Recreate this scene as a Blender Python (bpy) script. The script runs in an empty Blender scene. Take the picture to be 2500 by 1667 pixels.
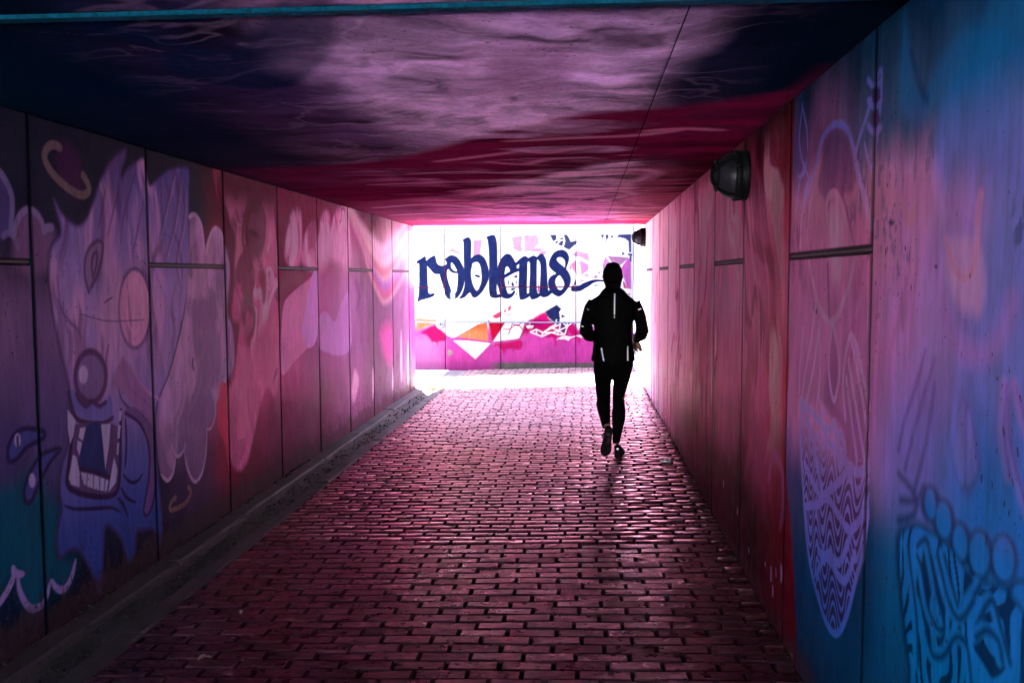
import bpy, bmesh, math, random
import numpy as np
from mathutils import Matrix, Vector

random.seed(7)
rng = np.random.default_rng(11)
scene = bpy.context.scene
COL = scene.collection

# ------------------------------------------------------------------ camera
FPX = 2218.07                      # focal length in pixels of a 2500 x 1667 frame
YAW, PITCH, ROLL = 0.07932, -0.07189, -0.00336
EYE = 1.594
def _basis():
    cy, sy, cp, sp = math.cos(YAW), math.sin(YAW), math.cos(PITCH), math.sin(PITCH)
    f = np.array([-sy * cp, cy * cp, sp]); r = np.array([cy, sy, 0.0]); u = np.cross(r, f)
    return math.cos(ROLL) * r + math.sin(ROLL) * u, -math.sin(ROLL) * r + math.cos(ROLL) * u, f
CR, CU, CF = _basis()
cam_data = bpy.data.cameras.new('camera')
cam_data.sensor_width = 36.0
cam_data.lens = FPX / 2500 * 36.0
cam_data.clip_start = 0.05
cam_data.clip_end = 3000
cam = bpy.data.objects.new('camera', cam_data)
COL.objects.link(cam)
m = Matrix.Identity(4)
for i in range(3):
    m[i][0], m[i][1], m[i][2] = CR[i], CU[i], -CF[i]
m[0][3], m[1][3], m[2][3] = 0, 0, EYE
cam.matrix_world = m
scene.camera = cam

# ------------------------------------------------------------------ light
TO_SUN = Vector((-0.22, 0.28, 0.90)).normalized()
SUN_EL = math.asin(TO_SUN.z)
SUN_AZ = math.atan2(TO_SUN.x, TO_SUN.y)          # clockwise from +Y
world = bpy.data.worlds.new('World')
scene.world = world
world.use_nodes = True
wn = world.node_tree
wn.nodes.clear()
sky = wn.nodes.new('ShaderNodeTexSky')
sky.sky_type = 'NISHITA'
sky.sun_disc = False
sky.sun_elevation = SUN_EL
sky.sun_rotation = SUN_AZ
sky.air_density = 1.0
sky.dust_density = 1.0
bg = wn.nodes.new('ShaderNodeBackground')
bg.inputs['Strength'].default_value = 0.11
wo = wn.nodes.new('ShaderNodeOutputWorld')
wn.links.new(sky.outputs[0], bg.inputs[0])
wn.links.new(bg.outputs[0], wo.inputs[0])
sun_data = bpy.data.lights.new('sun', 'SUN')
sun_data.energy = 5.0
sun_data.angle = math.radians(0.53)
sun_data.color = (1.0, 0.97, 0.94)
sun = bpy.data.objects.new('sun', sun_data)
sun.rotation_euler = TO_SUN.to_track_quat('Z', 'Y').to_euler()
sun.location = (-8, 16, 12)
COL.objects.link(sun)

scene.view_settings.view_transform = 'Standard'
scene.view_settings.look = 'None'
scene.view_settings.gamma = 1.0
scene.view_settings.use_curve_mapping = False
scene.view_settings.exposure = 6.55
scene.render.engine = 'CYCLES'
scene.cycles.max_bounces = 14
scene.cycles.diffuse_bounces = 12
scene.cycles.glossy_bounces = 6
scene.cycles.sample_clamp_indirect = 8.0
scene.cycles.caustics_reflective = False
scene.cycles.caustics_refractive = False
scene.cycles.use_denoising = True

# ------------------------------------------------------------------ dimensions (metres)
XL, XR = -2.507, 0.870            # faces of the tunnel walls
ZC = 2.336                        # ceiling
Y_IN, Y_OUT = -6.6, 13.35         # tunnel mouths
Y_END = 16.1                      # mural wall across the far exit
PITCHW = 1.116                    # panel pitch
Y0L, Y0R = 3.9686, 2.8509         # a joint on each wall
ZJL, ZJR = 1.665, 1.672           # horizontal joints
def floor_z(x):
    return -0.0255 * (0.87 - x)
X_STRIP0, X_STRIP1 = -2.175, -2.065    # flat edging strip beside the bricks
Z_STRIP = -0.075
X_KERB = -2.378
Z_KERB = -0.073
Z_GUT = -0.150

# ------------------------------------------------------------------ small helpers
def lin(c):
    c = np.asarray(c, float) / 255.0
    return np.where(c <= 0.04045, c / 12.92, ((c + 0.055) / 1.055) ** 2.4)

def tag(o, label=None, cat=None, group=None, kind=None):
    if label: o['label'] = label
    if cat: o['category'] = cat
    if group: o['group'] = group
    if kind: o['kind'] = kind
    return o

def empty(name, loc):
    o = bpy.data.objects.new(name, None)
    o.empty_display_size = 0.1
    o.location = loc
    COL.objects.link(o)
    return o

def link(name, me, parent=None, mat=None, loc=(0, 0, 0)):
    o = bpy.data.objects.new(name, me)
    COL.objects.link(o)
    if mat is not None and not me.materials:
        me.materials.append(mat)
    if parent is not None:
        o.parent = parent
        pl = parent_world(parent)
        o.location = Vector(loc) - pl
    else:
        o.location = loc
    return o

def parent_world(p):
    v = Vector((0, 0, 0))
    while p is not None:
        v += p.location
        p = p.parent
    return v

def mesh_py(name, verts, faces, smooth=False):
    me = bpy.data.meshes.new(name)
    me.from_pydata([tuple(v) for v in verts], [], [tuple(f) for f in faces])
    me.update()
    if smooth:
        me.polygons.foreach_set('use_smooth', [True] * len(me.polygons))
    return me

def mesh_np(name, V, Q, smooth=False):
    """quads only, from arrays"""
    me = bpy.data.meshes.new(name)
    V = np.ascontiguousarray(V, dtype=np.float32); Q = np.ascontiguousarray(Q, dtype=np.int32)
    me.vertices.add(len(V)); me.vertices.foreach_set('co', V.ravel())
    me.loops.add(Q.size); me.loops.foreach_set('vertex_index', Q.ravel())
    me.polygons.add(len(Q))
    me.polygons.foreach_set('loop_start', np.arange(0, Q.size, 4, dtype=np.int32))
    me.polygons.foreach_set('loop_total', np.full(len(Q), 4, dtype=np.int32))
    if smooth:
        me.polygons.foreach_set('use_smooth', np.ones(len(Q), dtype=bool))
    me.update(calc_edges=True)
    return me

def box_mesh(name, x0, x1, y0, y1, z0, z1, bevel=0.0):
    bm = bmesh.new()
    bmesh.ops.create_cube(bm, size=1.0)
    bmesh.ops.scale(bm, vec=(x1 - x0, y1 - y0, z1 - z0), verts=bm.verts)
    bmesh.ops.translate(bm, vec=((x0 + x1) / 2, (y0 + y1) / 2, (z0 + z1) / 2), verts=bm.verts)
    if bevel > 0:
        bmesh.ops.bevel(bm, geom=list(bm.edges), offset=bevel, segments=1, affect='EDGES')
    me = bpy.data.meshes.new(name); bm.to_mesh(me); bm.free()
    return me

def lathe(profile, seg=40, axis='Z'):
    """profile: list of (r, h); returns verts, faces around +Z"""
    vs, fs = [], []
    n = len(profile)
    for i in range(seg):
        a = 2 * math.pi * i / seg
        for r, h in profile:
            vs.append((r * math.cos(a), r * math.sin(a), h))
    for i in range(seg):
        j = (i + 1) % seg
        for k in range(n - 1):
            fs.append((i * n + k, j * n + k, j * n + k + 1, i * n + k + 1))
    return vs, fs

def tube(points, radii, seg=10, cap=True, squash=None):
    """ringed tube along a polyline; radii float or list of r or (ra, rb)"""
    P = [Vector(p) for p in points]
    n = len(P)
    if not hasattr(radii, '__len__'):
        radii = [radii] * n
    vs, fs = [], []
    t0 = (P[1] - P[0]).normalized()
    ref = Vector((0, 0, 1)) if abs(t0.z) < 0.9 else Vector((0, 1, 0))
    a = t0.cross(ref).normalized()
    for i in range(n):
        if i == 0: t = P[1] - P[0]
        elif i == n - 1: t = P[-1] - P[-2]
        else: t = (P[i + 1] - P[i]).normalized() + (P[i] - P[i - 1]).normalized()
        t.normalize()
        a = (a - t * a.dot(t)).normalized()
        b = t.cross(a)
        r = radii[i]
        ra, rb = (r, r) if not hasattr(r, '__len__') else r
        for k in range(seg):
            an = 2 * math.pi * k / seg
            vs.append(P[i] + a * math.cos(an) * ra + b * math.sin(an) * rb)
    for i in range(n - 1):
        for k in range(seg):
            k2 = (k + 1) % seg
            fs.append((i * seg + k, i * seg + k2, (i + 1) * seg + k2, (i + 1) * seg + k))
    if cap:
        fs.append(tuple(range(seg - 1, -1, -1)))
        fs.append(tuple((n - 1) * seg + k for k in range(seg)))
    return [tuple(v) for v in vs], fs

def merge(*parts):
    V, F = [], []
    for v, f in parts:
        o = len(V); V += list(v); F += [tuple(i + o for i in q) for q in f]
    return V, F

# ------------------------------------------------------------------ numpy noise
def _hash(ix, iy, s):
    h = (ix.astype(np.int64) * 374761393 + iy.astype(np.int64) * 668265263 + s * 974711) & 0xffffffff
    h = ((h ^ (h >> 13)) * 1274126177) & 0xffffffff
    h = ((h ^ (h >> 16)) * 2246822519) & 0xffffffff
    return ((h ^ (h >> 15)) & 0xffff) / 65535.0
def vnoise(x, y, s=0):
    ix, iy = np.floor(x), np.floor(y)
    fx, fy = x - ix, y - iy
    fx = fx * fx * fx * (fx * (fx * 6 - 15) + 10); fy = fy * fy * fy * (fy * (fy * 6 - 15) + 10)
    a, b = _hash(ix, iy, s), _hash(ix + 1, iy, s)
    c, d = _hash(ix, iy + 1, s), _hash(ix + 1, iy + 1, s)
    return (a + (b - a) * fx) * (1 - fy) + (c + (d - c) * fx) * fy
def fbm(x, y, s=0, o=4, g=0.5):
    r = np.zeros_like(x); a = 1.0; t = 0.0
    for k in range(o):
        r += a * vnoise(x * 2 ** k + 17.3 * k, y * 2 ** k - 9.1 * k, s + k); t += a; a *= g
    return r / t
def sstep(a, b, x):
    t = np.clip((x - a) / (b - a), 0, 1)
    return t * t * (3 - 2 * t)

# ------------------------------------------------------------------ painter: murals as colour on the wall surfaces
# Shapes are traced on the photograph and carried onto the real wall plane they are painted on.
def ray(x, y):
    return CF + CR * (x - 1250) / FPX + CU * (833.5 - y) / FPX
def on_plane(plane, x, y):
    d = ray(x, y); o = np.array([0, 0, EYE])
    if plane == 'L': p = o + d * (XL / d[0]); return p[1], p[2]
    if plane == 'R': p = o + d * (XR / d[0]); return p[1], p[2]
    if plane == 'E': p = o + d * (Y_END / d[1]); return p[0], p[2]
    if plane == 'C': p = o + d * ((ZC - EYE) / d[2]); return p[0], p[1]

def catmull(P, closed, sub=6):
    P = np.asarray(P, float); n = len(P)
    out = []
    rngi = range(n) if closed else range(n - 1)
    for i in rngi:
        if closed: p0, p1, p2, p3 = P[(i - 1) % n], P[i], P[(i + 1) % n], P[(i + 2) % n]
        else: p0, p1, p2, p3 = P[max(i - 1, 0)], P[i], P[i + 1], P[min(i + 2, n - 1)]
        for k in range(sub):
            t = k / sub
            out.append(0.5 * ((2 * p1) + (-p0 + p2) * t + (2 * p0 - 5 * p1 + 4 * p2 - p3) * t * t + (-p0 + 3 * p1 - 3 * p2 + p3) * t ** 3))
    if not closed: out.append(P[-1])
    return np.array(out)

class Mural:
    """an ordered list of painted shapes on one plane; colour() evaluates it at points"""
    def __init__(self, plane):
        self.plane, self.ops, self.gain = plane, [], 1.0
        self.tone = False
    def to_uv(self, frame, pts):
        ox, oy, s = frame
        return np.array([on_plane(self.plane, ox + x / s, oy + y / s) for x, y in pts])
    def base(self, fn): self.ops.append(('base', fn))
    def poly(self, frame, pts, col, soft=0.006, smooth=True, alpha=1.0, sub=5, tex=None, grow=0.0):
        uv = self.to_uv(frame, pts)
        if smooth: uv = catmull(uv, True, sub)
        self.ops.append(('poly', uv, col, soft, alpha, tex, grow))
    def stroke(self, frame, pts, col, width=0.02, soft=0.006, smooth=True, alpha=1.0, taper=False, closed=False):
        uv = self.to_uv(frame, pts)
        if smooth: uv = catmull(uv, closed, 5)
        elif closed: uv = np.vstack([uv, uv[:1]])
        if closed and smooth: uv = np.vstack([uv, uv[:1]])
        self.ops.append(('stroke', uv, col, width / 2, soft, alpha, taper))
    def ell(self, frame, cx, cy, rx, ry, col, ang=0.0, n=18, **k):
        a = np.linspace(0, 2 * np.pi, n, endpoint=False)
        c, s = math.cos(ang), math.sin(ang)
        self.poly(frame, [(cx + rx * math.cos(t) * c - ry * math.sin(t) * s, cy + rx * math.cos(t) * s + ry * math.sin(t) * c) for t in a], col, **k)
    def ring(self, frame, cx, cy, rx, ry, col, ang=0.0, n=18, **k):
        a = np.linspace(0, 2 * np.pi, n, endpoint=False)
        c, s = math.cos(ang), math.sin(ang)
        self.stroke(frame, [(cx + rx * math.cos(t) * c - ry * math.sin(t) * s, cy + rx * math.cos(t) * s + ry * math.sin(t) * c) for t in a], col, closed=True, **k)
    def colour(self, U, V):
        out = np.zeros((len(U), 3))
        for op in self.ops:
            if op[0] == 'base':
                out = op[1](U, V, out); continue
            uv = op[1]
            if op[0] == 'poly': _, _, col, soft, alpha, tex, grow = op; m = soft + abs(grow)
            else: _, _, col, hw, soft, alpha, taper = op; m = soft + hw; tex = None
            lo, hi = uv.min(0) - m, uv.max(0) + m
            idx = np.nonzero((U >= lo[0]) & (U <= hi[0]) & (V >= lo[1]) & (V <= hi[1]))[0]
            if not len(idx): continue
            x, y = U[idx], V[idx]
            A, B = (uv, np.roll(uv, -1, 0)) if op[0] == 'poly' else (uv[:-1], uv[1:])
            d2 = np.full(len(idx), 1e9); ins = np.zeros(len(idx), bool); tp = np.zeros(len(idx))
            nA = len(A)
            for k in range(nA):
                ax, ay = A[k]; bx, by = B[k]; ex, ey = bx - ax, by - ay
                L = ex * ex + ey * ey + 1e-12
                wx, wy = x - ax, y - ay
                t = np.clip((wx * ex + wy * ey) / L, 0, 1)
                q = (wx - ex * t) ** 2 + (wy - ey * t) ** 2
                if op[0] == 'stroke':
                    better = q < d2
                    tp = np.where(better, (k + t) / nA, tp)
                d2 = np.minimum(d2, q)
                if op[0] == 'poly' and ay != by:
                    ins ^= ((ay > y) != (by > y)) & (x < ex * (y - ay) / ey + ax)
            d = np.sqrt(d2)
            if op[0] == 'poly':
                a = sstep(-soft, soft, np.where(ins, d, -d) + grow)
            else:
                w = hw * (np.sqrt(np.clip(4 * tp * (1 - tp), 0, 1)) * 0.85 + 0.15) if taper else hw
                a = sstep(-soft, soft, w - d)
            a = a * alpha
            if tex is not None: a = a * tex(x, y)
            c = col(x, y) if callable(col) else np.asarray(col)[None, :]
            out[idx] = out[idx] * (1 - a[:, None]) + c * a[:, None]
        if self.tone:      # colours painted darker, whites too, to offset the high exposure
            w = sstep(0.50, 0.66, out.min(1))[:, None]
            out = out * (0.125 * (1 - w) + 0.20 * w)
        out = out * (self.gain(U, V) if callable(self.gain) else np.asarray(self.gain))
        out = out * np.minimum(1.0, 0.86 / np.maximum(out.max(1), 1e-6))[:, None]      # keep the hue of strong colours
        return np.clip(out, 0.001, 0.86)

def grid_colour(uk, vk, table):
    """smooth colour field from a table of sRGB colours: rows follow vk, columns uk"""
    T = lin(np.array(table, float))
    uk, vk = np.array(uk, float), np.array(vk, float)
    def f(U, V, out=None):
        i = np.clip(np.searchsorted(uk, U) - 1, 0, len(uk) - 2); j = np.clip(np.searchsorted(vk, V) - 1, 0, len(vk) - 2)
        a = np.clip((U - uk[i]) / (uk[i + 1] - uk[i]), 0, 1); b = np.clip((V - vk[j]) / (vk[j + 1] - vk[j]), 0, 1)
        a = (a * a * (3 - 2 * a))[:, None]; b = (b * b * (3 - 2 * b))[:, None]
        return (T[j, i] * (1 - a) + T[j, i + 1] * a) * (1 - b) + (T[j + 1, i] * (1 - a) + T[j + 1, i + 1] * a) * b
    return f
def vgrad(stops):
    """colour by height: [(v, sRGB), ...]"""
    vs = np.array([s[0] for s in stops]); cs = lin(np.array([s[1] for s in stops], float))
    return lambda x, y: np.stack([np.interp(y, vs, cs[:, k]) for k in range(3)], -1)

# ------------------------------------------------------------------ materials
def new_mat(name):
    mt = bpy.data.materials.new(name); mt.use_nodes = True
    nt = mt.node_tree; nt.nodes.clear()
    out = nt.nodes.new('ShaderNodeOutputMaterial'); b = nt.nodes.new('ShaderNodeBsdfPrincipled')
    nt.links.new(b.outputs[0], out.inputs[0])
    return mt, nt, b
def N(nt, t, **k):
    n = nt.nodes.new(t)
    for a, v in k.items(): setattr(n, a, v)
    return n
def noise(nt, vec, scale, detail=4, rough=0.55, dist=0.0):
    n = N(nt, 'ShaderNodeTexNoise'); n.inputs['Scale'].default_value = scale; n.inputs['Detail'].default_value = detail
    n.inputs['Roughness'].default_value = rough; n.inputs['Distortion'].default_value = dist
    if vec is not None: nt.links.new(vec, n.inputs['Vector'])
    return n.outputs['Fac']
def ramp(nt, fac, a, b, lo=0.0, hi=1.0):
    n = N(nt, 'ShaderNodeMapRange'); n.inputs['From Min'].default_value = a; n.inputs['From Max'].default_value = b
    n.inputs['To Min'].default_value = lo; n.inputs['To Max'].default_value = hi
    nt.links.new(fac, n.inputs['Value']); return n.outputs[0]
def mixc(nt, fac, a, b, mode='MIX'):
    n = N(nt, 'ShaderNodeMix', data_type='RGBA', blend_type=mode)
    for s, v in ((n.inputs['Factor'], fac), (n.inputs[6], a), (n.inputs[7], b)):
        if hasattr(v, 'node'): nt.links.new(v, s)
        elif isinstance(v, (int, float)): s.default_value = v
        else: s.default_value = (*v, 1.0)
    return n.outputs[2]
def bump(nt, b, h, strength=0.2, dist=0.01):
    n = N(nt, 'ShaderNodeBump'); n.inputs['Strength'].default_value = strength; n.inputs['Distance'].default_value = dist
    nt.links.new(h, n.inputs['Height']); nt.links.new(n.outputs[0], b.inputs['Normal'])
def wpos(nt, scale=(1, 1, 1)):
    g = N(nt, 'ShaderNodeNewGeometry')
    mp = N(nt, 'ShaderNodeMapping'); mp.inputs['Scale'].default_value = scale
    nt.links.new(g.outputs['Position'], mp.inputs['Vector']); return mp.outputs[0]

def plain(name, col, rough=0.6, metal=0.0, spec=0.5, nscale=40, namp=0.25, bumpk=0.1):
    mt, nt, b = new_mat(name)
    p = wpos(nt)
    f = noise(nt, p, nscale, 5)
    v = ramp(nt, f, 0.3, 0.7, 1 - namp, 1 + namp)
    c = N(nt, 'ShaderNodeVectorMath', operation='SCALE'); c.inputs[0].default_value = col
    nt.links.new(v, c.inputs['Scale']); nt.links.new(c.outputs[0], b.inputs['Base Color'])
    b.inputs['Roughness'].default_value = rough; b.inputs['Metallic'].default_value = metal
    b.inputs['Specular IOR Level'].default_value = spec
    if bumpk: bump(nt, b, f, bumpk, 0.004)
    return mt

def paint_mat(name, spec, chipk):
    """painted concrete: the mural colour, broken by pits, scuffs, grime runs and bare specks"""
    mt, nt, b = new_mat(name)
    at = N(nt, 'ShaderNodeAttribute', attribute_name='paint')
    col = at.outputs['Color']
    p = wpos(nt)
    # brush and roller unevenness, longer than wide
    st = noise(nt, wpos(nt, (7, 7, 1.1)), 5.0, 5, 0.6)
    col2 = N(nt, 'ShaderNodeVectorMath', operation='SCALE'); nt.links.new(col, col2.inputs[0])
    nt.links.new(ramp(nt, st, 0.25, 0.75, 0.80, 1.18), col2.inputs['Scale'])
    col = col2.outputs[0]
    # faint dirt film
    film = noise(nt, wpos(nt, (1, 1, 0.35)), 3.0, 6, 0.65)
    fs = N(nt, 'ShaderNodeVectorMath', operation='SCALE'); nt.links.new(col, fs.inputs[0])
    nt.links.new(ramp(nt, film, 0.48, 0.80, 1.0, 0.62), fs.inputs['Scale']); col = fs.outputs[0]
    # pits and dark specks, gathered in patches
    pit = noise(nt, wpos(nt, (1, 1, 0.5)), 62.0, 2, 0.5)
    zone = noise(nt, p, 1.6, 3)
    thr = N(nt, 'ShaderNodeMath', operation='ADD'); nt.links.new(pit, thr.inputs[0])
    nt.links.new(ramp(nt, zone, 0.35, 0.70, -0.045, 0.065), thr.inputs[1])
    col = mixc(nt, ramp(nt, thr.outputs[0], 0.705, 0.745, 0.0, 0.8), col, (0.02, 0.012, 0.02))
    # chipped flecks of pale render
    chip = noise(nt, p, 60.0, 3, 0.6)
    col = mixc(nt, ramp(nt, chip, 0.745, 0.765, 0.0, chipk), col, (0.45, 0.40, 0.40))
    nt.links.new(col, b.inputs['Base Color'])
    if spec == 0:      # dead matt wall paint
        df = N(nt, 'ShaderNodeBsdfDiffuse'); nt.links.new(col, df.inputs['Color'])
        nt.links.new(df.outputs[0], [n for n in nt.nodes if n.type == 'OUTPUT_MATERIAL'][0].inputs[0])
        nt.nodes.remove(b); b = df
        b.inputs['Roughness'].default_value = 0.4
    rr = noise(nt, p, 9.0, 4)
    if spec > 0:
        nt.links.new(ramp(nt, rr, 0.3, 0.7, 0.55, 0.8), b.inputs['Roughness'])
        b.inputs['Specular IOR Level'].default_value = spec
    hh = N(nt, 'ShaderNodeMath', operation='SUBTRACT')
    nt.links.new(noise(nt, p, 45.0, 6, 0.7), hh.inputs[0]); nt.links.new(ramp(nt, thr.outputs[0], 0.69, 0.75, 0.0, 1.0), hh.inputs[1])
    bump(nt, b, hh.outputs[0], 0.25, 0.004)
    return mt

M = {}
M['paint'] = paint_mat('painted_concrete', 0.03, 0.35)
M['paint_matt'] = paint_mat('matt_painted_concrete', 0, 0.03)
M['backing'] = plain('dark_backing_concrete', (0.045, 0.035, 0.045), 0.9, nscale=20)
M['seal_wine'] = plain('wine_red_sealant', (0.020, 0.002, 0.010), 0.8, spec=0.02, nscale=60)
M['seal_dark'] = plain('dark_joint_sealant', (0.004, 0.003, 0.005), 0.75, nscale=60)
M['seal_teal'] = plain('teal_painted_sealant', (0.001, 0.045, 0.085), 0.8, spec=0.04, nscale=60, namp=0.4)
M['seal_mauve'] = plain('mauve_painted_sealant', (0.15, 0.055, 0.10), 0.7, nscale=60)
M['concrete'] = plain('bare_concrete', (0.34, 0.32, 0.30), 0.85, nscale=14, namp=0.3, bumpk=0.3)
M['earth'] = plain('earth_and_grass', (0.07, 0.09, 0.035), 0.95, nscale=3, namp=0.5)

# ================================================================== MURALS
ZL1 = (380, 380, 2.529); ZL2 = (0, 300, 3.733); ZL3 = (100, 620, 3.0154); ZL4 = (0, 850, 1.96)
ZR1 = (1550, 200, 2.24); ZR2 = (1550, 850, 1.9185); ZR3 = (1900, 0, 1.96); ZR4 = (1900, 800, 1.8085)
ZE0 = (950, 500, 3.357); ZE1 = (1010, 560, 8.7125); ZE2 = (1210, 600, 8.4); ZE3 = (1010, 720, 8.254); ZE4 = (1230, 720, 8.254); ZE5 = (1320, 540, 8.7125)
ZC1 = (0, 0, 1.8816); ZC2 = (1100, 0, 1.8816); SRC = (0, 0, 1.0); FULL = (0, 0, 0.9408)
S = lambda r, g, b: lin((r, g, b))

def streaks(fu, fv, seed, lo, hi, warp=0.35):
    """soft vertical brush streaks as an alpha texture"""
    def f(x, y):
        w = fbm(x * 2.2, y * 1.6, seed + 50, 3) - 0.5
        n = fbm(x * fu + w * warp * fu, y * fv + w, seed, 4)
        return sstep(lo, hi, n)
    return f

# ------------------------------------------------------------------ left wall
ML = Mural('L')
uk = [3.3, 4.0, 5.1, 5.7, 6.25, 7.3, 8.45, 9.55, 10.7, 11.8, 12.9, 13.4]
vk = [-0.1, 0.35, 0.9, 1.4, 1.75, 2.05, 2.34]
tab = [  # exit glow painted into the far columns, corner shade into the near top
    [(6, 10, 26), (16, 10, 28), (21, 13, 29), (42, 23, 44), (61, 7, 22), (66, 12, 30), (68, 25, 40), (100, 56, 77), (89, 53, 68), (83, 49, 65), (74, 45, 59), (66, 34, 49)],
    [(0, 26, 56), (0, 32, 56), (38, 28, 53), (81, 46, 78), (131, 22, 49), (121, 36, 69), (112, 48, 75), (150, 90, 123), (94, 58, 76), (103, 66, 84), (110, 79, 95), (119, 78, 95)],
    [(80, 62, 110), (85, 62, 112), (100, 70, 118), (150, 95, 140), (204, 68, 106), (199, 75, 122), (159, 76, 123), (161, 97, 142), (102, 63, 86), (107, 66, 88), (115, 77, 98), (127, 82, 100)],
    [(135, 92, 132), (122, 84, 128), (130, 90, 140), (160, 108, 148), (204, 82, 122), (204, 79, 127), (174, 84, 130), (169, 113, 150), (107, 68, 88), (108, 73, 94), (117, 83, 99), (130, 90, 100)],
    [(43, 34, 60), (43, 31, 54), (49, 34, 58), (58, 40, 62), (166, 43, 73), (166, 36, 73), (174, 70, 107), (173, 113, 132), (114, 78, 81), (173, 139, 132), (185, 153, 146), (193, 165, 158)],
    [(29, 28, 52), (31, 27, 49), (34, 26, 46), (44, 29, 50), (123, 17, 42), (142, 11, 49), (151, 38, 70), (161, 82, 109), (114, 63, 63), (172, 134, 128), (183, 153, 145), (193, 166, 158)],
    [(24, 26, 49), (27, 26, 46), (31, 24, 43), (38, 26, 44), (90, 10, 29), (118, 7, 36), (115, 17, 46), (123, 52, 82), (89, 38, 49), (144, 101, 102), (142, 104, 104), (140, 104, 103)]]
_gl = grid_colour(uk, vk, tab)
def left_base(U, V, out):
    c = _gl(U + (fbm(U * 2, V * 2, 3) - .5) * 0.25, V + (fbm(U * 2, V * 2, 4) - .5) * 0.22)
    m = fbm(U * 3.0, V * 1.3, 9, 4)
    return c * (0.75 + 0.5 * m)[:, None]
ML.base(left_base)
LILAC, PLUM, DUSTY = S(150, 120, 185), S(66, 36, 80), S(175, 125, 165)
PALE = S(205, 165, 200)
# teal hollow at the lower left and waves
ML.poly(ZL4, [(-60, 760), (60, 640), (180, 560), (225, 700), (290, 760), (285, 960), (330, 1010), (362, 1010), (345, 1090), (310, 1150), (270, 1145), (245, 1105), (225, 1190), (185, 1240), (140, 1250), (105, 1180), (85, 1085), (60, 1090), (0, 1200), (-60, 1240)], S(0, 74, 96), soft=0.07, alpha=0.9)
for pts in ([(-40, 1260), (0, 1215), (40, 1150), (65, 1090), (60, 1040)], [(85, 1080), (95, 1160), (140, 1240), (190, 1235), (222, 1190), (243, 1105)], [(246, 1105), (270, 1145), (310, 1150), (345, 1085), (362, 1008)], [(60, 1040), (75, 1075), (118, 1080)]):
    ML.stroke(ZL4, pts, S(150, 118, 170), width=0.036, soft=0.006, taper=True)
# cloud arcs at the upper left
ML.poly(ZL2, [(-120, 430), (0, 450), (60, 560), (105, 680), (110, 800), (100, 1000), (60, 1020), (30, 1050), (-120, 1060)], S(80, 62, 118), soft=0.02, alpha=0.85)
ML.poly(ZL2, [(130, 1010), (150, 920), (190, 840), (250, 795), (320, 820), (370, 890), (405, 980), (480, 960), (520, 1100), (480, 1300), (300, 1400), (140, 1300)], S(128, 84, 125), soft=0.04, alpha=0.85)
ML.stroke(ZL2, [(-60, 400), (0, 450), (60, 545), (105, 660), (112, 780), (103, 900), (98, 1000)], S(118, 100, 150), width=0.034, soft=0.007)
ML.stroke(ZL2, [(125, 1025), (150, 920), (190, 835), (250, 792), (320, 818), (370, 885), (400, 975)], S(135, 105, 150), width=0.034, soft=0.007)
ML.stroke(ZL2, [(405, 985), (430, 958), (470, 955)], S(135, 105, 150), width=0.04, soft=0.008)
ML.stroke(ZL2, [(30, 1030), (65, 1008), (110, 1015), (140, 1070), (165, 1140)], S(125, 98, 145), width=0.028, soft=0.01, alpha=0.8)
# dark shape and pale ring
ML.ell(ZL2, 640, 440, 110, 280, S(70, 20, 70), ang=-0.25, soft=0.05, alpha=0.8)
ML.stroke(ZL2, [(545, 225), (490, 200), (435, 225), (405, 300), (430, 385), (500, 485), (600, 580), (700, 645), (765, 658), (810, 615), (795, 545), (758, 480)], S(116, 90, 92), width=0.042, soft=0.007)
# the creature
BEAST = [(131, 485), (150, 518), (171, 540), (191, 550), (212, 532), (230, 487), (241, 450), (257, 415), (279, 383), (300, 366), (308, 363), (306, 388), (298, 412), (297, 434), (311, 412), (332, 394), (351, 386), (358, 420), (366, 452), (385, 436), (410, 416), (440, 408), (461, 414), (462, 470), (461, 522), (463, 600), (462, 680), (450, 760), (430, 850), (408, 925), (392, 962), (380, 1010), (380, 1080), (385, 1150), (392, 1220), (397, 1290), (388, 1345), (384, 1310), (372, 1292), (352, 1294), (333, 1300), (330, 1350), (315, 1375), (306, 1350), (296, 1318), (280, 1295), (258, 1283), (253, 1340), (247, 1448), (232, 1415), (216, 1380), (195, 1347), (172, 1340), (147, 1360), (138, 1320), (147, 1262), (152, 1235), (146, 1200), (150, 1140), (165, 1095), (172, 1050), (176, 990), (166, 930), (151, 870), (136, 800), (123, 720), (119, 650), (126, 600), (148, 570), (140, 525)]
beast_fill = vgrad([(0.0, (38, 60, 128)), (0.35, (62, 70, 140)), (0.62, (96, 88, 156)), (0.95, (150, 112, 170)), (1.4, (172, 128, 182)), (1.8, (140, 108, 172)), (2.1, (112, 90, 160)), (2.3, (92, 76, 150))])
ML.poly(SRC, BEAST, beast_fill, soft=0.006, sub=3)
ML.poly(SRC, BEAST, S(205, 140, 185), soft=0.006, sub=3, alpha=0.75, tex=lambda x, y: streaks(9, 1.6, 21, 0.50, 0.72)(x, y) * sstep(0.85, 1.2, y))
ML.poly(SRC, BEAST, S(112, 62, 112), soft=0.006, sub=3, alpha=0.65, tex=lambda x, y: streaks(14, 1.8, 31, 0.55, 0.70)(x, y) * sstep(0.9, 1.3, y))
ML.stroke(SRC, BEAST, PLUM, width=0.026, soft=0.010, closed=True, alpha=0.62)
for pts in ([(1100, 520), (1060, 700), (1010, 900), (980, 1050)], [(1240, 420), (1180, 640), (1120, 880), (1100, 1100)], [(960, 600), (930, 800), (900, 950)], [(1310, 700), (1270, 900), (1220, 1150)]):
    ML.stroke(ZL2, pts, S(98, 58, 108), width=0.018, soft=0.010, taper=True, alpha=0.7)
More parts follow.
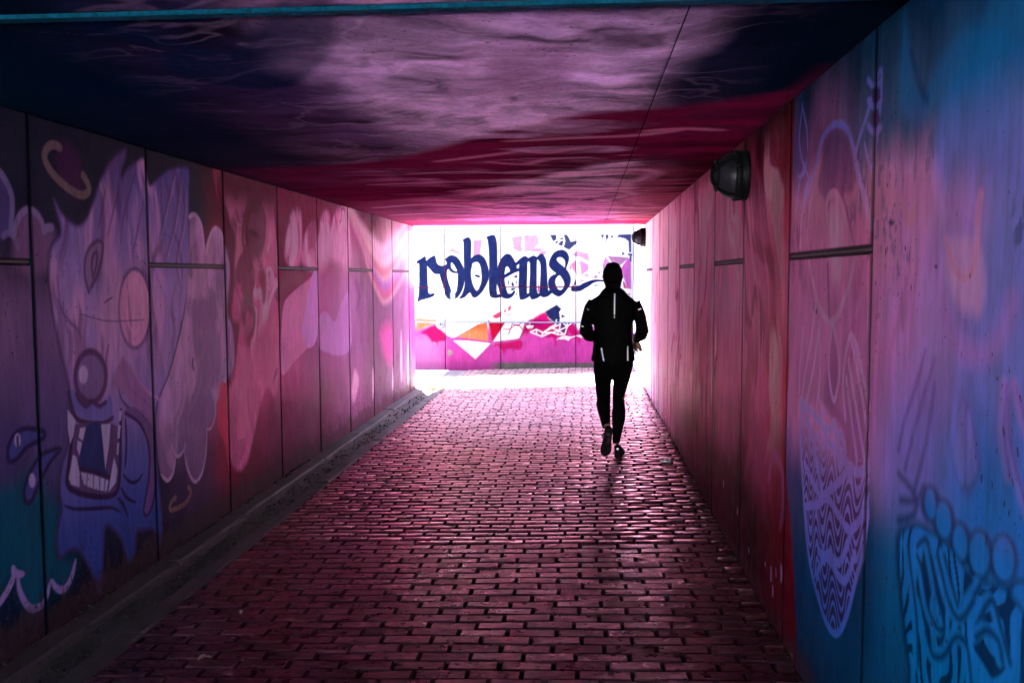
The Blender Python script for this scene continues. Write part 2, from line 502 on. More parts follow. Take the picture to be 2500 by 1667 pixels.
for pts in ([(110, 130), (70, 300), (20, 520)], [(150, 160), (120, 400), (60, 640)], [(180, 200), (170, 420), (130, 640), (150, 800)]):
    ML.stroke(ZL1, pts, S(110, 66, 110), width=0.022, soft=0.012, taper=True, alpha=0.7)
    ML.stroke(ZL1, [(x + 14, y) for x, y in pts], S(190, 140, 180), width=0.012, soft=0.010, taper=True, alpha=0.6)
# eyes
ML.poly(ZL2, [(800, 1440), (775, 1300), (800, 1160), (860, 1085), (925, 1085), (935, 1180), (910, 1320), (865, 1440), (820, 1560)], S(150, 100, 145), soft=0.02, alpha=0.8)
ML.stroke(ZL2, [(810, 1540), (775, 1400), (780, 1230), (830, 1120), (900, 1075), (935, 1115), (925, 1250), (880, 1400), (830, 1500)], S(95, 52, 95), width=0.022, soft=0.010, alpha=0.85)
ML.stroke(ZL2, [(850, 1420), (835, 1300), (850, 1210), (885, 1180), (880, 1290), (850, 1400)], S(88, 46, 86), width=0.018, soft=0.008, alpha=0.8)
ML.ell(ZL3, 690, 400, 108, 280, S(212, 138, 180), soft=0.012)
ML.ell(ZL3, 690, 400, 108, 280, S(150, 82, 128), soft=0.012, alpha=0.6, tex=streaks(16, 2.2, 77, 0.50, 0.66))
ML.ring(ZL3, 690, 400, 116, 292, S(110, 62, 108), width=0.022, soft=0.010, alpha=0.75)
ML.ring(ZL3, 690, 385, 60, 190, S(235, 175, 205), width=0.016, soft=0.010, alpha=0.5)
ML.ring(ZL3, 690, 400, 150, 345, S(185, 120, 165), width=0.02, soft=0.015, alpha=0.5)
# cheek folds
for pts, c in (([(560, 930), (600, 1080), (700, 1180), (780, 1290), (800, 1450), (800, 1568)], PLUM), ([(660, 720), (700, 900), (780, 1010), (860, 1060), (900, 1130)], S(195, 130, 175)), ([(600, 760), (640, 960), (740, 1060), (820, 1130)], S(110, 62, 105)), ([(120, 330), (180, 460), (270, 560), (300, 640)], S(118, 76, 125)), ([(500, 660), (480, 780), (490, 900)], S(118, 70, 118))):
    ML.stroke(ZL3, pts, c, width=0.022, soft=0.009, alpha=0.8, taper=True)
ML.poly(ZL3, [(520, 960), (580, 1000), (700, 1130), (790, 1240), (830, 1350), (830, 1100), (740, 960), (640, 800), (590, 780)], S(150, 92, 140), soft=0.02, alpha=0.8)
# nose and muzzle
ML.ell(ZL3, 365, 905, 118, 192, S(128, 92, 142), soft=0.008)
ML.ring(ZL3, 365, 905, 112, 188, S(92, 50, 92), width=0.036, soft=0.010)
ML.ell(ZL3, 312, 888, 33, 68, S(190, 150, 190), soft=0.008)
ML.poly(ZL3, [(207, 1010), (225, 1100), (285, 1190), (370, 1218), (450, 1218), (515, 1190), (525, 1110), (505, 1035), (475, 1095), (430, 1115), (375, 1085), (330, 1115), (285, 1080), (255, 1015), (225, 992)], S(112, 96, 165), soft=0.006)
ML.stroke(ZL3, [(262, 1030), (290, 1085), (335, 1120), (375, 1085), (430, 1118), (478, 1090)], S(82, 44, 88), width=0.026, soft=0.007)
ML.stroke(ZL3, [(205, 1015), (228, 1130), (270, 1215), (370, 1245), (470, 1240), (525, 1205)], S(70, 34, 76), width=0.028, soft=0.007)
# mouth
ML.poly(ZL4, [(345, 368), (530, 360), (575, 400), (572, 500), (570, 600), (558, 680), (520, 706), (450, 704), (370, 684), (326, 650), (330, 560), (345, 450)], S(92, 58, 104), soft=0.006)
ML.poly(ZL4, [(415, 372), (483, 366), (500, 560), (528, 614), (450, 586), (378, 570), (395, 450)], S(44, 44, 98), soft=0.006)
ML.stroke(ZL4, [(345, 370), (340, 460), (328, 560), (322, 650), (370, 690), (450, 708), (520, 708), (562, 680), (574, 580), (576, 480), (578, 300)], S(58, 26, 66), width=0.030, soft=0.007)
ML.stroke(ZL4, [(385, 575), (450, 590), (525, 618)], S(58, 26, 66), width=0.022, soft=0.007)
TOOTH = S(176, 150, 182)
for pts in ([(323, 292), (362, 345), (350, 420), (336, 458), (325, 385)], [(384, 380), (411, 378), (397, 442), (376, 426)], [(372, 440), (392, 452), (380, 512), (368, 480)], [(484, 365), (529, 360), (521, 470), (504, 576), (495, 480)], [(349, 508), (366, 520), (381, 600), (380, 664), (340, 650), (329, 620)], [(546, 522), (562, 580), (555, 640), (519, 688), (530, 610)], [(388, 593), (415, 598), (413, 657), (400, 646)], [(420, 599), (445, 604), (443, 669), (418, 659)], [(450, 607), (475, 614), (473, 677), (448, 671)], [(480, 617), (500, 624), (496, 681), (478, 679)], [(505, 627), (519, 632), (511, 682), (500, 683)], [(570, 295), (584, 300), (578, 345), (568, 350)], [(566, 365), (578, 370), (572, 430), (562, 430)], [(562, 450), (570, 455), (566, 510), (558, 505)]):
    ML.poly(ZL4, pts, TOOTH, soft=0.004, smooth=False)
for pts in ([(308, 752), (360, 768), (450, 766), (530, 762), (576, 782)], [(588, 603), (620, 637), (655, 637), (683, 598)], [(578, 664), (608, 715), (652, 738)], [(563, 713), (590, 750), (613, 806)], [(600, 330), (605, 460), (598, 580)]):
    ML.stroke(ZL4, pts, S(50, 26, 70), width=0.022, soft=0.006, taper=True)
ML.poly(ZL4, [(600, 300), (660, 350), (700, 420), (715, 500), (712, 620), (695, 720), (688, 780), (705, 796), (728, 745), (745, 640), (742, 500), (730, 380), (690, 320), (640, 280)], S(112, 74, 126), soft=0.008)
ML.stroke(ZL4, [(600, 310), (665, 355), (702, 430), (716, 510), (712, 620), (696, 720), (687, 780), (705, 798), (730, 745), (746, 640)], S(62, 32, 78), width=0.022, soft=0.007)
# droplets
for pts, hl in (([(205, 396), (120, 384), (62, 420), (38, 490), (46, 540), (82, 528), (132, 470), (205, 432)], (84, 440, 16, 34)), ([(195, 512), (150, 580), (117, 670), (122, 730), (150, 730), (188, 645), (240, 545), (290, 482), (240, 490)], (154, 632, 16, 34))):
    ML.poly(ZL4, pts, S(72, 66, 130), soft=0.008)
    ML.stroke(ZL4, pts, S(44, 26, 70), width=0.024, soft=0.008, closed=True)
    ML.ell(ZL4, *hl, S(165, 140, 185), soft=0.006)
ML.stroke(ZL4, [(84, 425), (84, 440), (86, 470)], S(30, 16, 50), width=0.014, soft=0.005)
# dusty cloud right of the creature
CLOUD = [(462, 640), (463, 540), (466, 528), (480, 528), (492, 552), (500, 605), (503, 618), (510, 588), (520, 562), (530, 556), (540, 570), (548, 596), (556, 615), (561, 660), (558, 720), (554, 745), (553, 760), (562, 790), (571, 840), (570, 885), (565, 925), (548, 935), (538, 960), (527, 985), (526, 1000), (520, 1020), (506, 1045), (504, 1100), (495, 1150), (476, 1174), (460, 1150), (450, 1095), (434, 1112), (428, 1105), (424, 1145), (408, 1172), (393, 1158), (385, 1100), (382, 1010), (395, 960), (410, 925), (432, 850), (452, 760)]
ML.poly(SRC, CLOUD, vgrad([(0.3, (120, 80, 118)), (0.8, (150, 104, 145)), (1.2, (196, 140, 180)), (1.6, (190, 135, 172)), (2.0, (178, 128, 165))]), soft=0.006, sub=3)
ML.poly(SRC, CLOUD, S(128, 82, 125), soft=0.006, sub=3, alpha=0.7, tex=streaks(5, 2.4, 41, 0.50, 0.66, 0.6))
ML.poly(SRC, CLOUD, S(226, 160, 215), soft=0.006, sub=3, alpha=0.55, tex=streaks(4, 1.6, 44, 0.56, 0.74, 0.6))
for pts in ([(463, 530), (471, 524), (482, 530), (493, 556), (499, 605)], [(503, 618), (509, 588), (519, 563), (529, 557), (540, 570), (546, 596)], [(556, 612), (561, 660), (558, 720), (553, 760)], [(554, 762), (563, 792), (571, 840), (570, 885), (564, 925)]):
    ML.stroke(SRC, pts, S(215, 165, 200), width=0.030, soft=0.010, alpha=0.85)
for pts in ([(770, 600), (800, 632), (828, 595), (840, 515)], [(822, 462), (842, 512), (862, 510), (882, 480), (885, 450)], [(882, 485), (896, 570), (930, 637), (965, 600), (985, 500), (990, 385)], [(990, 385), (1010, 380), (1030, 320), (1032, 260), (1060, 190)]):
    ML.stroke(ZL4, pts, S(176, 134, 166), width=0.026, soft=0.006, taper=True)
ML.ell(ZL4, 868, 690, 35, 70, S(60, 36, 72), soft=0.04, alpha=0.7)
ML.stroke(ZL4, [(902, 664), (914, 690), (890, 738), (835, 770), (813, 766), (820, 735), (840, 714)], S(122, 84, 80), width=0.032, soft=0.006)
# crimson and flame-like strokes past the third joint
ML.poly(ZL1, [(352, 70), (400, 85), (412, 330), (385, 290), (365, 180)], S(150, 40, 70), soft=0.01)
ML.poly(ZL1, [(405, 85), (745, 185), (755, 700), (700, 640), (600, 560), (520, 640), (470, 980), (520, 1060), (470, 1390), (440, 1390), (482, 1280), (470, 1060), (440, 960), (455, 700), (425, 520)], S(100, 4, 44), soft=0.03, alpha=0.92)
PINKF = [(430, 120), (455, 380), (495, 500), (485, 720), (505, 860), (512, 1080), (495, 1340), (480, 1400), (420, 1560), (470, 1900), (560, 1900), (640, 1568), (690, 1430), (752, 1445), (760, 700), (750, 180)]
ML.poly(ZL1, PINKF, S(222, 118, 150), soft=0.03, alpha=0.8, tex=lambda x, y: np.clip(streaks(4.2, 1.1, 61, 0.42, 0.60, 1.1)(x, y) * 0.95 + sstep(1.35, 0.9, y) * 0.7, 0, 1) * sstep(2.25, 1.95, y))
ML.poly(ZL1, PINKF, S(255, 205, 218), soft=0.03, alpha=0.9, tex=lambda x, y: streaks(6, 1.5, 66, 0.52, 0.68, 1.1)(x, y) * sstep(2.1, 1.8, y) * sstep(0.9, 1.3, y))
ML.poly(ZL1, PINKF, S(100, 8, 44), soft=0.03, alpha=0.8, tex=lambda x, y: streaks(5, 1.6, 69, 0.54, 0.68, 0.9)(x, y) * sstep(0.4, 0.8, y))
ML.poly(ZL4, [(1050, 190), (1080, 180), (1100, 420), (1100, 600), (1075, 460), (1048, 380)], S(200, 50, 78), soft=0.01, alpha=0.9)
ML.poly(ZL1, [(748, 185), (998, 262), (1003, 690), (940, 760), (830, 860), (790, 960), (775, 1320), (760, 700)], S(128, 4, 56), soft=0.012, alpha=0.95)
for pts in ([(800, 620), (815, 460), (845, 355), (890, 342), (902, 470), (892, 660), (850, 690)], [(905, 650), (925, 490), (985, 405), (1002, 500), (1002, 680), (950, 700)], [(1010, 560), (1020, 400), (1050, 345), (1075, 380), (1070, 520), (1040, 640)], [(1060, 560), (1095, 400), (1140, 310), (1190, 320), (1190, 600), (1120, 640)]):
    ML.poly(ZL1, pts, S(214, 120, 155), soft=0.05, tex=lambda x, y: 0.35 + 0.65 * streaks(7, 1.6, 82, 0.42, 0.58, 0.9)(x, y))
    ML.poly(ZL1, pts, S(248, 196, 208), soft=0.04, alpha=0.7, tex=lambda x, y: streaks(10, 1.5, 87, 0.50, 0.70, 0.9)(x, y))
ML.poly(ZL1, [(775, 1340), (785, 960), (830, 860), (945, 770), (1003, 700), (1006, 960), (990, 1140), (940, 1185), (862, 1262)], S(228, 130, 172), soft=0.012)
ML.poly(ZL1, [(915, 1000), (960, 760), (1003, 690), (1006, 960), (990, 1140), (940, 1185), (900, 1080)], S(222, 150, 205), soft=0.012)
ML.poly(ZL1, [(1010, 1010), (1050, 960), (1095, 1020), (1115, 1010), (1150, 900), (1195, 860), (1200, 1200), (1020, 1200)], S(196, 138, 190), soft=0.015, alpha=0.7)
ML.poly(ZL1, [(1003, 520), (1100, 460), (1195, 480), (1196, 690), (1100, 640), (1005, 700)], S(235, 180, 195), soft=0.09, alpha=0.55)
# draped bands towards the daylight
for k, (c, w) in enumerate((((255, 235, 225), 0.10), ((240, 150, 150), 0.12), ((255, 240, 220), 0.14), ((225, 95, 105), 0.12), ((255, 220, 190), 0.07), ((180, 120, 190), 0.16), ((225, 95, 110), 0.09), ((250, 205, 180), 0.04))):
    ML.stroke(ZL1, [(1180 + 12 * k, 300 + 30 * k), (1260 + 9 * k, 420 + 44 * k), (1340 + 5 * k, 530 + 46 * k), (1405 + k, 575 + 47 * k), (1470, 530 + 46 * k), (1560, 400 + 40 * k)], S(*[int(v * 0.80) for v in c]), width=w, soft=0.07, alpha=0.5)
ML.poly(ZL1, [(1345, 500), (1400, 560), (1460, 500), (1560, 480), (1620, 470), (1620, 640), (1470, 640), (1400, 650), (1350, 600)], S(225, 190, 190), soft=0.15, alpha=0.55)
ML.stroke(ZL1, [(1238, 785), (1250, 830), (1256, 880), (1245, 940)], S(130, 62, 110), width=0.10, soft=0.05, alpha=0.7)
ML.poly(ZL1, [(1390, 1080), (1450, 1050), (1465, 1240), (1430, 1270), (1400, 1180)], S(190, 62, 128), soft=0.14, alpha=0.6)
ML.poly(ZL1, [(1560, 900), (1610, 850), (1620, 1230), (1580, 1180)], S(190, 40, 95), soft=0.12, alpha=0.6)
for pts in ([(1517, 1085), (1522, 1250), (1518, 1390), (1512, 1250)], [(1558, 1150), (1564, 1300), (1560, 1420), (1553, 1300)], [(1466, 1300), (1470, 1400), (1464, 1480), (1461, 1400)], [(1340, 1320), (1350, 1400), (1340, 1500)], [(1230, 1320), (1255, 1400), (1225, 1520), (1210, 1450)]):
    ML.poly(ZL1, pts, S(214, 158, 178), soft=0.05, alpha=0.85)
for x0, y0, x1, y1, wd in ((235, 1250, 232, 1310, .012), (1125, 770, 1120, 850, .01), (690, 350, 680, 420, .01), (480, 350, 520, 325, .008)):
    pass
ML.stroke(ZL3, [(1120, 770), (1116, 810), (1124, 850)], S(48, 24, 52), width=0.016, soft=0.005)
ML.stroke(ZL3, [(285, 440), (400, 475), (520, 495), (760, 485)], S(100, 60, 100), width=0.007, soft=0.005, alpha=0.8)
ML.stroke(ZL3, [(470, 358), (500, 335), (525, 322)], S(80, 46, 84), width=0.008, soft=0.005)

# ------------------------------------------------------------------ right wall
MR = Mural('R')
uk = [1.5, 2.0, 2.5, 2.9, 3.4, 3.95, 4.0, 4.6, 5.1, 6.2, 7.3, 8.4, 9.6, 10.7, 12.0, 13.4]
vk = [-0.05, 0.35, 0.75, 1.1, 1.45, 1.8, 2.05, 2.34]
tab = [  # palest far columns carry the glow of the exit as paint
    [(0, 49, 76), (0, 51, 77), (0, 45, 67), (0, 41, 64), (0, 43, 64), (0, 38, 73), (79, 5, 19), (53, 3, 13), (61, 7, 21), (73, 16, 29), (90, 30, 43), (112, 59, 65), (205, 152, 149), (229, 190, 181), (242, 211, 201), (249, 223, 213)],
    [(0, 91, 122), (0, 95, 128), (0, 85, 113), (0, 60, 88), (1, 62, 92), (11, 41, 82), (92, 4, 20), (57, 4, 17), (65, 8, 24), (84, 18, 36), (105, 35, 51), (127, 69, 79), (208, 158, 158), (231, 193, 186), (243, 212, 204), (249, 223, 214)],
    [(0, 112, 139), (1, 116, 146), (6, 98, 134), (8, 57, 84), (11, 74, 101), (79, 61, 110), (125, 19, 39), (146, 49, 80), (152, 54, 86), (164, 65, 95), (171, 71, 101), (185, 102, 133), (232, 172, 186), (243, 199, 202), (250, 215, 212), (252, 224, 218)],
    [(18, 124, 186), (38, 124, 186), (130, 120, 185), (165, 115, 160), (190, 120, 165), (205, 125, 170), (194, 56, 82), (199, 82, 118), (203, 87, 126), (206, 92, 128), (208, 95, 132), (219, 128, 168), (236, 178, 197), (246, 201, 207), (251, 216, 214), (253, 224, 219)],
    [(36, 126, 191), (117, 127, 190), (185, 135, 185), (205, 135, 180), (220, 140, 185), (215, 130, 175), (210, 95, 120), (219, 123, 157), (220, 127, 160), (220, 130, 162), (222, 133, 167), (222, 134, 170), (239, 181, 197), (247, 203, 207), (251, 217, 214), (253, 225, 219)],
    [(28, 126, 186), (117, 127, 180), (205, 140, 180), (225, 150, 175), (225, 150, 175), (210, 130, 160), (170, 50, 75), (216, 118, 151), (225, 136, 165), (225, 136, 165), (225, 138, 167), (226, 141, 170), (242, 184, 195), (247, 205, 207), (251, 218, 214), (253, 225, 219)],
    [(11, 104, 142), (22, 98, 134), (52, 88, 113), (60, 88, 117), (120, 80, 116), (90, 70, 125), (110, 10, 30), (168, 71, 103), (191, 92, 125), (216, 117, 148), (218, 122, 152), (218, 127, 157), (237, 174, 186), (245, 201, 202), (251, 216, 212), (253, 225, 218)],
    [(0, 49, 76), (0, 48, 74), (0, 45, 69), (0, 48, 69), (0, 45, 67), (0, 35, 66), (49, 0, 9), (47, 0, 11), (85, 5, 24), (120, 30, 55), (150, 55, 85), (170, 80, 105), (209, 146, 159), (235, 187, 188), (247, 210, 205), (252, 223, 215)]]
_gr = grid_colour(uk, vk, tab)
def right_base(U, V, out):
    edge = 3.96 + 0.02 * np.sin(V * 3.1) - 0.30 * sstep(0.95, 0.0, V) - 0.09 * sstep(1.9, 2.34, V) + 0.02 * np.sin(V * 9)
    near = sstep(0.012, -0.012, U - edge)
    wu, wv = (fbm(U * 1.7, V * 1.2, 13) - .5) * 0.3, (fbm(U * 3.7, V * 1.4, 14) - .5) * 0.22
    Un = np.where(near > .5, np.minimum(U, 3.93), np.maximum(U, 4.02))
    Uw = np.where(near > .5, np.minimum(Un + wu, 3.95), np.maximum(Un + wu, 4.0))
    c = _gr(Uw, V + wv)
    # wood-like flowing grain, strongest beyond the red edge
    w = fbm(U * 1.3, V * 0.9, 23, 3)
    g = 0.5 + 0.5 * np.sin((U * 4.5 + w * 15 + 1.6 * fbm(U * 3, V * 1.3, 25)) * 2.0)
    g2 = fbm(U * 6.5 + w * 6, V * 1.1 + w * 2, 27, 5)
    far = sstep(3.9, 4.3, U)
    k = 1.0 - far * (0.20 * sstep(0.55, 0.98, g) + 0.55 * sstep(0.53, 0.70, g2)) - (1 - far) * 0.25 * sstep(0.5, 0.7, g2) * sstep(0.9, 1.4, V)
    tint = np.stack([k ** 0.75, k ** 1.35, k ** 1.1], -1)
    c = c * tint
    hl = far * sstep(0.58, 0.72, fbm(U * 6 + w * 7, V * 1.0 + 3, 29, 5)) * sstep(0.6, 1.2, V) * sstep(2.3, 2.0, V)
    c = c * (1 - 0.45 * hl[:, None]) + lin((252, 205, 205)) * 0.45 * hl[:, None]
    # grimy dark mottling where pink turns to blue on the near panels
    mot = (1 - far) * sstep(0.50, 0.70, fbm(U * 34, V * 15, 33, 4)) * sstep(0.40, 0.62, fbm(U * 5, V * 3, 35, 3)) * sstep(1.45, 1.65, V) * sstep(2.1, 1.85, V)
    c = c * (1 - 0.6 * mot[:, None]) + lin((40, 45, 85)) * 0.6 * mot[:, None]
    return c
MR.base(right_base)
LAV = vgrad([(0.2, (22, 100, 178)), (0.5, (80, 108, 190)), (0.9, (150, 125, 195)), (1.3, (205, 150, 205)), (1.7, (220, 160, 195)), (2.0, (110, 110, 175)), (2.3, (50, 85, 150))])
DEEP = vgrad([(0.2, (6, 26, 66)), (0.6, (46, 28, 82)), (0.95, (92, 48, 100)), (1.4, (150, 75, 120)), (1.8, (120, 55, 100)), (2.2, (30, 40, 85))])
LAVL = vgrad([(0.2, (60, 120, 195)), (0.6, (120, 125, 205)), (0.95, (200, 150, 215)), (1.3, (238, 180, 222)), (1.75, (235, 175, 210)), (2.05, (120, 120, 190)), (2.3, (60, 95, 165))])
MR.poly(ZR2, [(735, -560), (1095, -600), (1098, 500), (1000, 540), (900, 300), (770, 260), (740, -100)], S(140, 66, 108), soft=0.05, alpha=0.55)
# tall shapes on the split panel, upper half (frame ZR1)
MR.stroke(ZR1, [(905, 900), (920, 700), (985, 480), (1020, 330), (1060, 260), (1110, 230), (1160, 260), (1195, 360), (1215, 480), (1260, 640), (1290, 790)], LAVL, width=0.026, soft=0.008)
MR.poly(ZR1, [(1000, 560), (1025, 400), (1060, 290), (1110, 262), (1160, 310), (1190, 420), (1195, 600), (1100, 640), (1020, 640)], DEEP, soft=0.03, alpha=0.75)
MR.stroke(ZR1, [(920, 110), (905, 230), (900, 330), (915, 430), (950, 520)], LAVL, width=0.019, soft=0.006, taper=True)
MR.stroke(ZR1, [(912, 120), (940, 260), (945, 380)], LAVL, width=0.016, soft=0.006, taper=True)
MR.stroke(ZR1, [(1340, -60), (1300, 60), (1270, 180), (1230, 300), (1205, 400)], LAVL, width=0.022, soft=0.007)
MR.stroke(ZR1, [(1350, -60), (1345, 100), (1325, 300), (1300, 470)], LAVL, width=0.018, soft=0.007)
for y in (10, 120, 260):
    MR.stroke(ZR1, [(1275, y - 20), (1310, y + 20), (1345, y - 10)], LAVL, width=0.020, soft=0.007)
for y in (60, 190):
    MR.poly(ZR1, [(1290, y), (1320, y - 40), (1340, y), (1335, y + 40), (1310, y + 60)], DEEP, soft=0.008)
for pts in ([(880, 760), (900, 560), (930, 440)], [(905, 820), (930, 620), (960, 500)], [(940, 880), (955, 700), (985, 560)], [(1220, 430), (1235, 560), (1265, 700), (1285, 780)], [(1255, 330), (1275, 430), (1295, 490)], [(890, 520), (925, 500), (940, 430)]):
    MR.stroke(ZR1, pts, LAVL, width=0.019, soft=0.008, taper=True, alpha=0.85)
MR.stroke(ZR1, [(1060, 800), (1062, 640), (1095, 600), (1140, 640), (1180, 800), (1200, 900)], S(150, 75, 115), width=0.02, soft=0.008, taper=True)
MR.stroke(ZR1, [(1050, 780), (1052, 650), (1090, 610), (1130, 670), (1160, 800)], S(240, 175, 205), width=0.024, soft=0.012, taper=True)
MR.poly(ZR1, [(1060, 780), (1080, 690), (1110, 690), (1135, 820), (1120, 1050), (1100, 1110), (1075, 1000)], S(246, 190, 214), soft=0.04, alpha=0.8)
# lower half loops
MR.stroke(ZR1, [(950, 960), (975, 1100), (1010, 1230), (1060, 1310), (1100, 1290), (1140, 1200), (1180, 1080), (1205, 960)], S(240, 180, 212), width=0.022, soft=0.010, alpha=0.85)
MR.stroke(ZR1, [(1055, 1000), (1060, 1200), (1062, 1300)], S(90, 50, 92), width=0.022, soft=0.010, alpha=0.7)
MR.stroke(ZR1, [(985, 1210), (982, 1245), (992, 1255)], S(36, 24, 52), width=0.02, soft=0.006)
# long vanes above the net (frame ZR2)
for pts in ([(780, 250), (800, 100), (830, -60), (850, -250)], [(800, 260), (835, 100), (860, -80)], [(770, 200), (775, 60), (790, -100)], [(860, 230), (868, 60), (862, -120)], [(985, 330), (975, 180), (985, 40), (1010, -60), (1035, -20), (1060, 60)], [(990, 140), (1010, 300), (1040, 520)], [(1000, 60), (1040, 300), (1075, 520)], [(1015, -30), (1060, 200), (1092, 420)], [(1035, 0), (1075, 160), (1098, 280)]):
    MR.stroke(ZR2, pts, LAVL, width=0.019, soft=0.007)
MR.poly(ZR2, [(880, 230), (905, 60), (925, -80), (950, 60), (965, 180), (935, 255), (975, 330), (940, 320), (900, 280)], DEEP, soft=0.03, alpha=0.6)
MR.stroke(ZR2, [(925, -120), (908, 40), (912, 150), (932, 245), (955, 150), (955, 30), (928, -120)], LAVL, width=0.019, soft=0.007)
# the blue net pattern: a long pointed leaf filled with wavy cells
NET = [(775, 240), (860, 230), (900, 290), (950, 340), (985, 420), (1000, 520), (1045, 530), (1095, 490), (1098, 640), (1092, 780), (1070, 940), (1030, 1100), (990, 1260), (945, 1335), (900, 1290), (862, 1180), (830, 1060), (808, 920), (795, 760), (785, 600), (775, 420)]
MR.poly(ZR2, NET, DEEP, soft=0.006, tex=lambda x, y: sstep(1.06, 0.80, y))
_net_uv = None
def net_tex(x, y):
    """light wavy bands between dark lens-shaped holes"""
    ph = 2 * np.pi * (x - 3.3) / 0.205 + 2.4 * vnoise(x * 3, y * 2.6, 93)
    t = (y + 0.062 * np.sin(ph) + 0.35 * (x - 3.3) + 0.05 * vnoise(x * 5, y * 5, 94)) / 0.056
    band = np.abs((t - np.floor(t)) - 0.5) * 2
    knot = sstep(0.60, 0.95, np.abs(np.sin(ph * 0.5 + 0.6 + 1.5 * np.floor(t)))) 
    thick = 0.34 + 0.38 * knot * sstep(0.35, 0.7, vnoise(x * 7 + 4, y * 4 + 7, 91))
    return sstep(-0.12, 0.12, thick - band)
NETC = vgrad([(0.2, (30, 112, 182)), (0.5, (88, 122, 196)), (0.85, (150, 134, 204)), (1.1, (190, 148, 206))])
MR.poly(ZR2, NET, NETC, soft=0.006, tex=lambda x, y: net_tex(x, y) * (0.25 + 0.75 * sstep(1.10, 0.85, y)))
MR.stroke(ZR2, NET[9:] + NET[:1], NETC, width=0.026, soft=0.007)
for pts in ([(775, 250), (820, 290), (870, 350), (905, 440), (940, 470), (985, 530), (1040, 580), (1095, 560)], [(780, 270), (830, 400), (850, 540), (880, 680), (900, 700)], [(795, 540), (850, 660), (880, 690), (960, 620), (1000, 560)], [(800, 740), (860, 730), (900, 700), (960, 790), (1010, 850), (1090, 750)], [(850, 1060), (900, 960), (960, 1000), (1020, 840)], [(860, 950), (910, 990), (980, 1090), (1030, 960)], [(880, 300), (880, 360), (915, 380), (935, 350), (945, 420), (965, 400), (985, 470)]):
    MR.stroke(ZR2, pts, NETC, width=0.030, soft=0.008, alpha=0.95)
# white drips low on the red panel
for x, y0, y1, w in ((637, 1020, 1090, .02), (645, 1110, 1160, .022), (685, 1010, 1095, .024), (660, 1030, 1070, .012), (610, 1000, 1020, .012), (480, 750, 775, .02), (415, 620, 650, .02), (533, 930, 960, .016)):
    MR.stroke(ZR2, [(x, y0), (x + 1, (y0 + y1) / 2), (x, y1)], S(190, 150, 185), width=w, soft=0.008, taper=True)
MR.stroke(ZR2, [(625, 620), (640, 530), (660, 500), (685, 560), (695, 660), (692, 760), (680, 840)], S(150, 75, 115), width=0.05, soft=0.03, alpha=0.75, taper=True)
# nearest panel (frames ZR3, ZR4): soft spray shapes
CY = vgrad([(0.0, (0, 104, 146)), (0.6, (0, 124, 166)), (1.0, (30, 122, 180)), (1.4, (165, 140, 205)), (1.75, (120, 125, 195)), (2.05, (0, 108, 152)), (2.4, (0, 98, 144))])
DK = vgrad([(0.0, (0, 44, 70)), (0.6, (0, 50, 80)), (0.95, (12, 54, 92)), (1.2, (90, 80, 150)), (1.6, (140, 92, 150)), (2.0, (0, 68, 125)), (2.4, (0, 52, 100))])
MR.poly(ZR3, [(740, 700), (800, 420), (880, 300), (980, 265), (1080, 310), (1130, 450), (1150, 700), (1176, 900), (1000, 860), (880, 840), (800, 900)], CY, soft=0.06, alpha=0.8)
MR.stroke(ZR3, [(690, 560), (770, 360), (870, 220), (980, 180), (1090, 220), (1180, 330), (1260, 500)], CY, width=0.05, soft=0.035, alpha=0.55)
MR.poly(ZR3, [(575, 420), (590, 200), (605, 60), (625, 220), (660, 400), (700, 470), (660, 560), (590, 520)], CY, soft=0.03, alpha=0.55)
MR.stroke(ZR3, [(635, 250), (680, 420), (715, 480)], S(0, 40, 85), width=0.02, soft=0.02, alpha=0.7)
MR.poly(ZR3, [(600, 540), (650, 500), (690, 540), (680, 600), (620, 590)], S(60, 95, 140), soft=0.03, alpha=0.6)
MR.poly(ZR3, [(820, 980), (860, 890), (940, 870), (1000, 950), (970, 1130), (900, 1160), (840, 1080)], S(190, 118, 170), soft=0.08, alpha=0.4)
MR.poly(ZR3, [(800, 1250), (830, 1150), (900, 1140), (960, 1180), (985, 1300), (985, 1420), (960, 1510), (920, 1490), (880, 1480), (830, 1400)], S(232, 182, 222), soft=0.025, alpha=0.75)
MR.stroke(ZR3, [(805, 1150), (840, 1280), (900, 1330), (945, 1240), (960, 1000), (970, 930)], S(236, 165, 195), width=0.02, soft=0.015, alpha=0.7)
MR.stroke(ZR3, [(600, 960), (625, 1060), (655, 1000)], S(244, 170, 185), width=0.03, soft=0.015, alpha=0.7)
MR.stroke(ZR3, [(720, 1300), (745, 1150), (760, 1250), (800, 1500), (850, 1640), (960, 1700), (1060, 1620), (1120, 1450)], S(190, 135, 200), width=0.05, soft=0.03, alpha=0.5)
MR.stroke(ZR3, [(595, 1568), (590, 1300), (600, 1000), (590, 700)], S(150, 90, 140), width=0.02, soft=0.012, alpha=0.6)
MR.ell(ZR3, 543, 1065, 16, 14, S(20, 26, 60), soft=0.012); MR.ell(ZR3, 755, 1275, 7, 10, S(40, 30, 70), soft=0.006)
# kite
MR.poly(ZR4, [(820, 290), (880, 520), (890, 640), (825, 745), (770, 580), (790, 440)], DK, soft=0.03, alpha=0.75)
MR.poly(ZR4, [(815, 330), (822, 520), (815, 690), (775, 570), (795, 430)], CY, soft=0.012, alpha=0.8)
MR.poly(ZR4, [(838, 370), (865, 540), (872, 630), (835, 690), (832, 520)], CY, soft=0.012, alpha=0.8)
